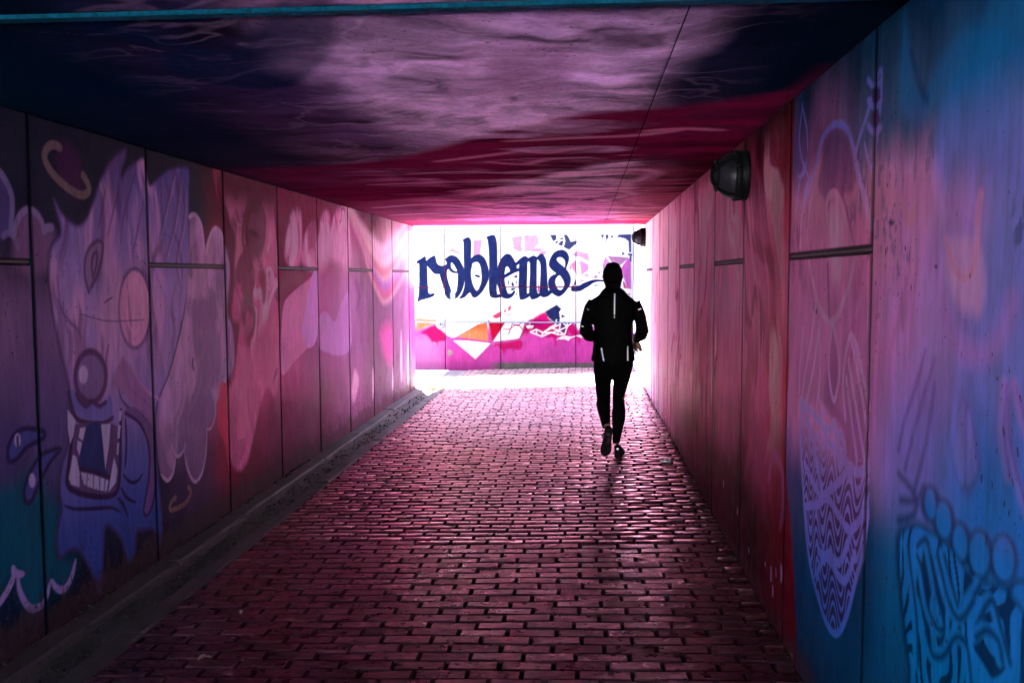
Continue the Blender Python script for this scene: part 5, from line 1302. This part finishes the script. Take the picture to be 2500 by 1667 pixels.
obj_from('can_lid', tube([(0.0445, 0, 0.021), (0.048, 0, 0.021)], [(.020, .017), (.018, .015)], 16), M['lamp_body'], can, mtx=Matrix.Rotation(0.25, 4, 'Z'))
def leaf_mesh(seed):
    j = random.Random(seed)
    L, W = j.uniform(.035, .06), j.uniform(.012, .022)
    vs, fs = [], []
    n = 7
    for i in range(n):
        t = i / (n - 1); w = W * math.sin(math.pi * min(.98, max(.02, t)) ** .8) + .0005; c = 0.010 * math.sin(t * 3) + 0.004
        vs += [(L * (t - .5), -w, c + .006 + j.uniform(0, .004)), (L * (t - .5), 0, c), (L * (t - .5), w, c + .006 + j.uniform(0, .004))]
    for i in range(n - 1):
        for k in range(2): fs.append((i * 3 + k, i * 3 + 3 + k, i * 3 + 4 + k, i * 3 + 1 + k))
    return mesh_py('fallen_leaf', vs, fs)
lm = [leaf_mesh(s) for s in range(4)]
for k in range(4): lm[k].materials.append(M['leaf'] if k < 2 else M['leafp'])
leaf_px = [(621, 1430), (585, 1494), (498, 1605), (832, 1275), (1512, 1237), (1935, 1636)]
leaf_lab = ['dark curled leaf scrap on the left bricks beside the edging strip', 'pale leaf scrap on the left bricks, nearer the camera than the dark curled one', 'leaf scrap on the bricks nearest the lower left corner', 'lone leaf scrap on the bricks left of the middle of the floor', 'lone leaf scrap on the bricks below the feet of the runner', 'leaf scrap on the nearest bricks tight against the right wall']
for k, (px, py) in enumerate(leaf_px):
    d = ray(px, py); t = -(EYE - floor_z(-1.2)) / d[2]; x, y = d[0] * t, d[1] * t
    o = tag(bpy.data.objects.new('fallen_leaf', lm[(k * 3) % 4]), leaf_lab[k], 'leaf', 'dry leaf scraps scattered on the bricks')
    COL.objects.link(o); o.location = (x, y, floor_z(x) + 0.001); o.rotation_euler = (0, -slope_ang, jr3.uniform(0, 6.28)); s = jr3.uniform(.7, 1.15); o.scale = (s, s, s)
# crumbs and leaf mush in the gutter and along the wall foot
V, F = [], []
for k in range(900):
    if k < 620:
        y = 3.3 + 10 * jr3.random() ** 1.3; x = jr3.uniform(X_KERB + .005, X_STRIP0 + 0.01); z = Z_GUT + 0.035 + jr3.uniform(-.02, .02)
    elif k < 780:
        y = jr3.uniform(3.4, 8.0); x = XL + abs(jr3.gauss(0, .012)) + .006; z = Z_KERB + 0.004
    else:
        y = jr3.uniform(3.3, 13.0); x = XR - abs(jr3.gauss(0, .03)) - .006; z = floor_z(x) + 0.003
    s = jr3.uniform(.004, .015); a = jr3.uniform(0, 3.14); c_, s_ = math.cos(a) * s, math.sin(a) * s
    b0 = len(V); h = jr3.uniform(.002, .009)
    V += [(x + c_, y + s_, z), (x - s_ * .6, y + c_ * .6, z + h * .5), (x - c_, y - s_, z + h), (x + s_ * .6, y - c_ * .6, z + h * .7), (x, y, z + h * 1.5), (x, y, z - .01)]
    F += [(b0, b0 + 1, b0 + 4), (b0 + 1, b0 + 2, b0 + 4), (b0 + 2, b0 + 3, b0 + 4), (b0 + 3, b0, b0 + 4), (b0 + 1, b0, b0 + 5), (b0 + 2, b0 + 1, b0 + 5), (b0 + 3, b0 + 2, b0 + 5), (b0, b0 + 3, b0 + 5)]
deb = tag(link('gutter_debris', mesh_py('gutter_debris', V, F), None, M['crumb']), 'loose crumbs and leaf mush along the gutter and wall feet', 'debris', kind='stuff')

# ================================================================== THE RUNNER
from mathutils.bvhtree import BVHTree
PY = 8.10
ZP1 = (1390, 620, 6.03); ZP2 = (1400, 870, 5.8087)
def wp(fr, x, y, dy=0.0):
    d = ray(fr[0] + x / fr[2], fr[1] + y / fr[2]); t = PY / d[1]      # outline point in the runner's own plane
    return Vector((d[0] * t, PY + dy, EYE + d[2] * t))
def mz(fr, w): return w / fr[2] / FPX * PY                              # outline width in metres
person = tag(empty('person', (0.27, PY, floor_z(0.27))), 'person in black jacket and leggings running away towards the exit', 'person')
PO = person.location.copy()
def loft(levels, seg=24):
    """levels: (centre Vector, half width x, half depth y)"""
    vs, fs = [], []
    for c, a, b in levels:
        for k in range(seg):
            t = 2 * math.pi * k / seg
            ct, st = math.cos(t), math.sin(t)
            e = 0.85
            vs.append((c.x + a * math.copysign(abs(ct) ** e, ct), c.y + b * math.copysign(abs(st) ** e, st), c.z))
    n = len(levels)
    for i in range(n - 1):
        for k in range(seg):
            k2 = (k + 1) % seg
            fs.append((i * seg + k, i * seg + k2, (i + 1) * seg + k2, (i + 1) * seg + k))
    fs.append(tuple(range(seg))); fs.append(tuple((n - 1) * seg + k for k in range(seg - 1, -1, -1)))
    return vs, fs
def remesh(name, vf, voxel, smooth_it=4, mat=None, parent=None, wrinkle=None):
    me = mesh_py(name + '_raw', vf[0], vf[1])
    bm = bmesh.new(); bm.from_mesh(me); bmesh.ops.recalc_face_normals(bm, faces=bm.faces); bm.to_mesh(me); bm.free()
    ob = bpy.data.objects.new(name + '_raw', me); COL.objects.link(ob)
    md = ob.modifiers.new('r', 'REMESH'); md.mode = 'VOXEL'; md.voxel_size = voxel; md.use_smooth_shade = True
    ms = ob.modifiers.new('s', 'SMOOTH'); ms.factor = 0.5; ms.iterations = smooth_it
    dg = bpy.context.evaluated_depsgraph_get(); dg.update()
    out = bpy.data.meshes.new_from_object(ob.evaluated_get(dg), depsgraph=dg)
    out.name = name
    bpy.data.objects.remove(ob); bpy.data.meshes.remove(me)
    if wrinkle:
        n = len(out.vertices)
        co = np.empty(n * 3, np.float32); out.vertices.foreach_get('co', co); co = co.reshape(-1, 3)
        no = np.empty(n * 3, np.float32); out.vertices.foreach_get('normal', no); no = no.reshape(-1, 3)
        amp, fx, fz, seed = wrinkle
        h = fbm((co[:, 0] + co[:, 1] * .7) * fx, co[:, 2] * fz + co[:, 0] * fz * .4, seed, 4) - 0.5
        co = co + no * (h * 2 * amp)[:, None]
        out.vertices.foreach_set('co', co.ravel()); out.update()
    out.transform(Matrix.Translation(-PO))
    out.polygons.foreach_set('use_smooth', [True] * len(out.polygons))
    if mat: out.materials.append(mat)
    o = bpy.data.objects.new(name, out); COL.objects.link(o); o.parent = parent
    return o
M['skin'] = plain('skin', (0.16, 0.085, 0.062), 0.6, spec=0.1, nscale=60, namp=0.1)
M['hair'] = plain('dark_hair', (0.003, 0.0022, 0.0022), 0.7, spec=0.04, nscale=200, namp=0.5, bumpk=0.4)
M['jacket'] = plain('black_shell_fabric', (0.0022, 0.0018, 0.0026), 0.7, spec=0.04, nscale=150, namp=0.3, bumpk=0.2)
M['legging'] = plain('black_stretch_fabric', (0.0020, 0.0016, 0.0022), 0.8, spec=0.03, nscale=300, namp=0.2)
M['reflect'] = plain('silver_reflective_tape', (0.88, 0.93, 0.98), 0.35, nscale=300, namp=0.1, bumpk=0)
M['shoe'] = plain('dark_mesh_shoe', (0.006, 0.005, 0.007), 0.7, spec=0.08, nscale=300, namp=0.4)
M['sole'] = plain('worn_shoe_sole', (0.014, 0.006, 0.009), 0.8, spec=0.03, nscale=60, namp=0.5, bumpk=0.3)
M['sole_pale'] = plain('pale_sole_rubber', (0.045, 0.03, 0.038), 0.8, spec=0.03, nscale=80, namp=0.2)

# joints, traced from the outline and given depth
sh_l, el_l = wp(ZP1, 345, 735, 0.0), wp(ZP1, 238, 1120, -0.07)
wr_l = wp(ZP1, 395, 1190, 0.17)
sh_r, el_r = wp(ZP1, 985, 735, 0.0), wp(ZP1, 1072, 1120, -0.05)
wr_r = wp(ZP1, 985, 1262, 0.12)
hip_l, hip_r = wp(ZP2, 425, 90), wp(ZP2, 695, 90)
kn_l, an_l = wp(ZP2, 432, 610, 0.10), wp(ZP2, 470, 945, -0.20)
kn_r, an_r = wp(ZP2, 642, 640, 0.05), wp(ZP2, 604, 1225, -0.04)
head = wp(ZP1, 638, 330, 0.01)
# --- body: one continuous surface (mostly covered by clothes)
body_parts = []
def hand(wrist, direc, side, curl, s=1.0):
    """palm, four fingers of unequal length with bends, thumb from the side of the palm"""
    d = Vector(direc).normalized()
    up = Vector((0, -1, 0)) if abs(d.y) < .8 else Vector((0, 0, 1))
    w = d.cross(up).normalized() * side; nrm = w.cross(d).normalized()
    parts = [tube([wrist - d * .01, wrist + d * .02, wrist + d * .055, wrist + d * .085], [(.026, .019), (.033, .018), (.041, .017), (.040, .014)], 14)]
    for i, (o, L) in enumerate(((-.029, .066), (-.010, .076), (.010, .071), (.028, .056))):
        b = wrist + d * .078 + w * o
        p1 = b + d * (L * .42) + w * o * .25; dd = (d * math.cos(curl) + nrm * math.sin(curl)); p2 = p1 + dd * L * .33
        dd2 = (d * math.cos(curl * 2) + nrm * math.sin(curl * 2)); p3 = p2 + dd2 * L * .27
        parts.append(tube([b, p1, p2, p3], [.0085, .008, .0072, .0055], 8))
    b = wrist + d * .025 - w * .026
    parts.append(tube([b, b - w * .022 + d * .022, b - w * .030 + d * .048 + nrm * .008, b - w * .030 + d * .064 + nrm * .014], [.011, .0105, .009, .006], 8))
    return merge(*parts)
torso_lv = [(wp(ZP1, 637, 470, 0.02), .052, .055), (wp(ZP1, 640, 560, 0.01), .058, .06), (wp(ZP1, 640, 650), .12, .08), (wp(ZP1, 645, 720), .17, .09), (wp(ZP1, 648, 850), .165, .10), (wp(ZP1, 645, 1000), .15, .10), (wp(ZP1, 645, 1140), .135, .092), (wp(ZP1, 645, 1300), .145, .10), (wp(ZP1, 642, 1450), .165, .11), (wp(ZP1, 640, 1570), .165, .11), (wp(ZP2, 560, 170), .14, .10)]
skull = []
for t in np.linspace(-1, 1, 15):
    r = math.sqrt(max(0.0, 1 - t * t)) + 0.02
    zz = head.z + 0.112 * t
    jaw = 1.0 if t > -0.1 else 1.0 - 0.22 * (-t - .1)
    skull.append((Vector((head.x, head.y + (0.0 if t > 0 else 0.012 * -t), zz)), .074 * r * jaw, .092 * r * jaw))
nose = tube([head + Vector((0, .086, .012)), head + Vector((0, .104, -.020)), head + Vector((0, .090, -.032))], [.009, .014, .008], 8)
ears = [tube([head + Vector((s * .072, -.004, -.030)), head + Vector((s * .084, -.010, -.004)), head + Vector((s * .080, -.008, .024))], [.010, .014, .009], 8) for s in (-1, 1)]
mouth = tube([head + Vector((-.022, .082, -.056)), head + Vector((0, .090, -.056)), head + Vector((.022, .082, -.056))], [.004, .008, .004], 8)
brow = tube([head + Vector((-.045, .074, .020)), head + Vector((0, .088, .022)), head + Vector((.045, .074, .020))], .008, 8)
hl_ = hand(wr_l + Vector((.03, .03, -.004)), (0.55, 0.75, 0.1), 1, 0.6)
hr_ = hand(wr_r + Vector((.000, .016, -.010)), (0.28, 0.12, -0.95), -1, 0.35)
body_parts += [loft(torso_lv), loft(skull, 20), nose, *ears, mouth, brow,
    tube([sh_l, (sh_l + el_l) / 2, el_l, wr_l, wr_l + (wr_l - el_l) * .12], [.048, .042, .036, .026, .025], 12),
    tube([sh_r, (sh_r + el_r) / 2, el_r, wr_r, wr_r + (wr_r - el_r) * .10], [.048, .042, .036, .026, .025], 12),
    tube([hip_l, (hip_l * .5 + kn_l * .5), kn_l, (kn_l * .6 + an_l * .4), an_l], [.080, .070, .050, .046, .030], 14),
    tube([hip_r, (hip_r * .5 + kn_r * .5), kn_r, (kn_r * .6 + an_r * .4), an_r], [.080, .068, .048, .046, .028], 14), hl_, hr_]
remesh('body', merge(*body_parts), 0.0065, 3, M['skin'], person)
for s in (-1, 1):
    e = lathe([(0.0105 * math.sin(t), 0.0105 * math.cos(t)) for t in np.linspace(0.01, math.pi - .01, 9)], 12)
    obj_from('eye', e, M['reflect'], person, mtx=Matrix.Translation(head + Vector((s * .031, .080, .004)) - PO))
# --- leggings, following the traced leg outlines
def leg(fr, rows, depths):
    return [(wp(fr, (a + b) / 2, y, d), mz(fr, (b - a) / 2)) for (y, a, b), d in zip(rows, depths)]
L_rows = [(20, 285, 555), (170, 283, 560), (300, 291, 553), (450, 311, 532), (560, 326, 535), (620, 333, 533), (690, 321, 521), (780, 347, 520), (860, 374, 519), (940, 404, 519)]
L_dep = [0.0, 0.02, 0.05, 0.075, 0.095, 0.09, 0.03, -0.05, -0.12, -0.19]
R_rows = [(20, 545, 845), (150, 556, 836), (280, 561, 815), (440, 560, 762), (540, 556, 738), (620, 556, 726), (700, 559, 735), (780, 549, 743), (880, 546, 735), (1020, 550, 700), (1120, 551, 674), (1215, 552, 655)]
R_dep = [0.0, 0.01, 0.02, 0.035, 0.045, 0.05, 0.03, 0.015, 0.0, -0.02, -0.03, -0.04]
def legtube(rows, dep, k=1.06):
    q = leg(ZP2, rows, dep)
    return tube([p for p, r in q], [(r, r * k) for p, r in q], 18)
hipl = [(wp(ZP1, 642, 1380), .160, .115), (wp(ZP1, 641, 1480), .172, .122), (wp(ZP1, 640, 1570), .176, .125), (wp(ZP2, 562, 150), .160, .115), (wp(ZP2, 560, 280), .090, .08)]
remesh('leggings', merge(loft(hipl), legtube(L_rows, L_dep), legtube(R_rows, R_dep)), 0.0065, 3, M['legging'], person, wrinkle=(0.0022, 16, 22, 501))
# --- jacket
def lv(y, a, b, dep, dy=0.0): return (wp(ZP1, (a + b) / 2, y, dy), mz(ZP1, (b - a) / 2), dep)
J = [lv(470, 560, 725, .070, .02), lv(505, 520, 770, .088, .008), lv(545, 486, 822, .105, .0), lv(600, 440, 858, .112), lv(645, 375, 905, .112), lv(690, 318, 975, .112), lv(760, 300, 1010, .118), lv(860, 318, 985, .128), lv(1000, 352, 930, .130), lv(1130, 371, 915, .122), lv(1260, 366, 925, .122), lv(1360, 350, 938, .128), lv(1460, 335, 948, .134), lv(1545, 324, 958, .140), lv(1570, 325, 960, .140)]
def at3(a, b, t): return a * (1 - t) + b * t
armL = tube([wp(ZP1, 372, 725), wp(ZP1, 318, 800, -.01), wp(ZP1, 282, 920, -.03), wp(ZP1, 250, 1040, -.06), wp(ZP1, 248, 1140, -.065), wp(ZP1, 285, 1195, -.02), wp(ZP1, 335, 1212, .06), wp(ZP1, 385, 1205, .15)], [.062, .063, .058, .056, .060, .056, .049, .040], 16)
armR = tube([wp(ZP1, 950, 730), wp(ZP1, 995, 800, -.01), wp(ZP1, 1032, 920, -.03), wp(ZP1, 1058, 1040, -.055), wp(ZP1, 1066, 1125, -.055), wp(ZP1, 1050, 1190, -.01), wp(ZP1, 1015, 1230, .05), wp(ZP1, 985, 1256, .10)], [.062, .058, .054, .054, .057, .054, .046, .036], 16)
jk = remesh('jacket', merge(loft(J, 28), armL, armR), 0.0065, 3, M['jacket'], person, wrinkle=(0.0062, 9, 15, 511))
# --- hair: close to the head, a few loose curls at the left
hv = []
for t in np.linspace(-1, 1, 17):
    r = math.sqrt(max(0.0, 1 - t * t)) ** 0.92 + 0.02
    hv.append((Vector((head.x, head.y - 0.012, head.z + 0.008 + 0.120 * t)), mz(ZP1, 144) * r, .100 * r))
nape = [(wp(ZP1, 642, 420, -.02), mz(ZP1, 125), .085), (wp(ZP1, 642, 470, -.02), mz(ZP1, 112), .075), (wp(ZP1, 642, 520, -.02), mz(ZP1, 108), .07)]
hm = remesh('hair', merge(loft(hv, 22), loft(nape, 18)), 0.0065, 3, M['hair'], person, wrinkle=(0.0045, 24, 24, 521))
for x, y, r in ((486, 240, 16), (480, 330, 14), (498, 205, 10), (492, 290, 12), (485, 400, 9), (782, 300, 9), (770, 460, 9)):
    pts = [wp(ZP1, x + r * math.cos(t) * (1 if x < 600 else -1), y + r * math.sin(t) * 1.2) for t in np.linspace(-2.2, 2.4, 9)]
    obj_from('curl', tube(pts, 0.0016, 5), M['hair'], hm, mtx=Matrix.Translation(-PO))
# --- reflective tape laid on the jacket surface
bvh = BVHTree.FromPolygons([v.co + PO for v in jk.data.vertices], [tuple(p.vertices) for p in jk.data.polygons])
def tape(pts, w):
    P = catmull([(p.x, p.z) for p in (wp(*q) for q in pts)], False, 6)
    vs, fs = [], []
    for i in range(len(P)):
        a = P[max(i - 1, 0)]; b = P[min(i + 1, len(P) - 1)]; t = (b - a) / (np.linalg.norm(b - a) + 1e-9); nrm = np.array([-t[1], t[0]])
        for s in (-1, 1):
            q = P[i] + nrm * s * w / 2
            hit = bvh.ray_cast(Vector((q[0], PY - 1.0, q[1])), Vector((0, 1, 0)))
            y = hit[0].y - 0.0035 if hit[0] is not None else PY - .06
            vs.append((q[0] - PO.x, y - PO.y, q[1] - PO.z))
    for i in range(len(P) - 1): fs.append((2 * i, 2 * i + 1, 2 * i + 3, 2 * i + 2))
    n = len(vs); vs += [(a, b + .0015, c) for a, b, c in vs]; fs += [(n + q[3], n + q[2], n + q[1], n + q[0]) for q in list(fs)]
    obj_from('reflective_strip', (vs, fs), M['reflect'], person, smooth=False)
tape([(ZP1, 662, 578), (ZP1, 660, 700), (ZP1, 657, 880)], 0.0125)
tape([(ZP1, 657, 890), (ZP1, 655, 935)], 0.0085)
tape([(ZP1, 258, 802), (ZP1, 290, 822)], 0.012)
tape([(ZP1, 1008, 816), (ZP1, 1052, 801)], 0.010)
tape([(ZP1, 180, 1052), (ZP1, 210, 1060)], 0.011)
tape([(ZP1, 467, 1368), (ZP1, 482, 1450), (ZP1, 502, 1555)], 0.0125)
tape([(ZP1, 852, 1342), (ZP1, 851, 1450), (ZP1, 850, 1552)], 0.0115)
# --- shoes
FW = [(0.0, .014), (.03, .024), (.10, .031), (.22, .033), (.38, .030), (.52, .034), (.66, .042), (.78, .045), (.88, .040), (.96, .027), (1.0, .010)]
def shoe(name_mtx, planted):
    L = 0.262
    sv, sf = [], []
    n = len(FW)
    ring = [(-w, t) for t, w in FW] + [(w, t) for t, w in reversed(FW)]
    ring = catmull([(a * 1.04 + (0.008 * math.sin(t * 3)), t * L) for a, t in ring], True, 3)
    m_ = len(ring)
    for z, k in ((0.0, .96), (.006, 1.0), (.022, 1.02), (.028, .98)):
        for x, y in ring: sv.append((x * k, y, z + (0.012 * max(0, (y / L - .8) / .2) ** 1.5)))
    for i in range(3):
        for k in range(m_): sf.append((i * m_ + k, i * m_ + (k + 1) % m_, (i + 1) * m_ + (k + 1) % m_, (i + 1) * m_ + k))
    sf.append(tuple(range(m_ - 1, -1, -1))); sf.append(tuple(3 * m_ + k for k in range(m_)))
    up = [(0.012, .020, .050), (0.03, .029, .074), (0.08, .034, .084), (0.13, .035, .070), (0.17, .039, .054), (0.205, .042, .042), (0.235, .036, .034), (0.256, .020, .026)]
    uv_, uf_ = [], []
    seg = 14
    for y, w, h in up:
        for k in range(seg):
            t = math.pi * k / (seg - 1)
            uv_.append((w * math.cos(t), y, .020 + (h) * max(0.0, math.sin(t)) ** .8))
    for i in range(len(up) - 1):
        for k in range(seg - 1): uf_.append((i * seg + k, (i + 1) * seg + k, (i + 1) * seg + k + 1, i * seg + k + 1))
    uf_.append(tuple(range(seg))); uf_.append(tuple((len(up) - 1) * seg + k for k in range(seg - 1, -1, -1)))
    S_ = obj_from('shoe', (uv_, uf_), M['shoe'], person, mtx=name_mtx)
    obj_from('sole', (sv, sf), M['sole'], S_, smooth=False, mtx=name_mtx)
    # tread blocks, pale patch, heel tab
    for (x0, x1, y0, y1, mt) in ((-.022, .022, .015, .05, 'sole'), (-.020, .020, .06, .085, 'sole_pale'), (.006, .026, .10, .15, 'sole_pale'), (-.032, -.004, .155, .18, 'sole'), (0.0, .032, .160, .185, 'sole'), (-.034, .034, .192, .212, 'sole'), (-.028, .028, .219, .238, 'sole')):
        me = box_mesh('tread', x0, x1, y0, y1, -0.005, 0.004, 0.002); me.transform(name_mtx); me.materials.append(M[mt])
        o = bpy.data.objects.new('tread', me); COL.objects.link(o); o.parent = S_
    me = box_mesh('heel_tab', -.010, .010, .004, .012, .068, .084, .002); me.transform(name_mtx); me.materials.append(M['reflect'])
    o = bpy.data.objects.new('heel_tab', me); COL.objects.link(o); o.parent = S_
    obj_from('collar', tube([(0, .045, .075), (0, .045, .098)], [(.034, .040), (.030, .036)], 14), M['shoe'], S_, mtx=name_mtx)
# planted right shoe, heel towards the viewer
hx = wp(ZP2, 618, 1330).x
shoe(Matrix.Translation(Vector((hx, 7.985, floor_z(hx) + 0.006)) - PO) @ Matrix.Rotation(-0.10, 4, 'Z'), True)
# lifted left shoe: toe hanging down, sole turned to the viewer
tp, bt = wp(ZP2, 492, 925, 0), wp(ZP2, 428, 1318, 0)
ydir = (bt - tp).normalized(); ydir = (ydir + Vector((0, -0.10, 0))).normalized()
zdir = (Vector((0.05, 1, 0)) - ydir * Vector((0.05, 1, 0)).dot(ydir)).normalized(); xdir = ydir.cross(zdir)
hp = Vector((tp.x, PY - 0.245, tp.z))
ml = Matrix(((xdir.x, ydir.x, zdir.x, hp.x - PO.x), (xdir.y, ydir.y, zdir.y, hp.y - PO.y), (xdir.z, ydir.z, zdir.z, hp.z - PO.z), (0, 0, 0, 1)))
shoe(ml, False)
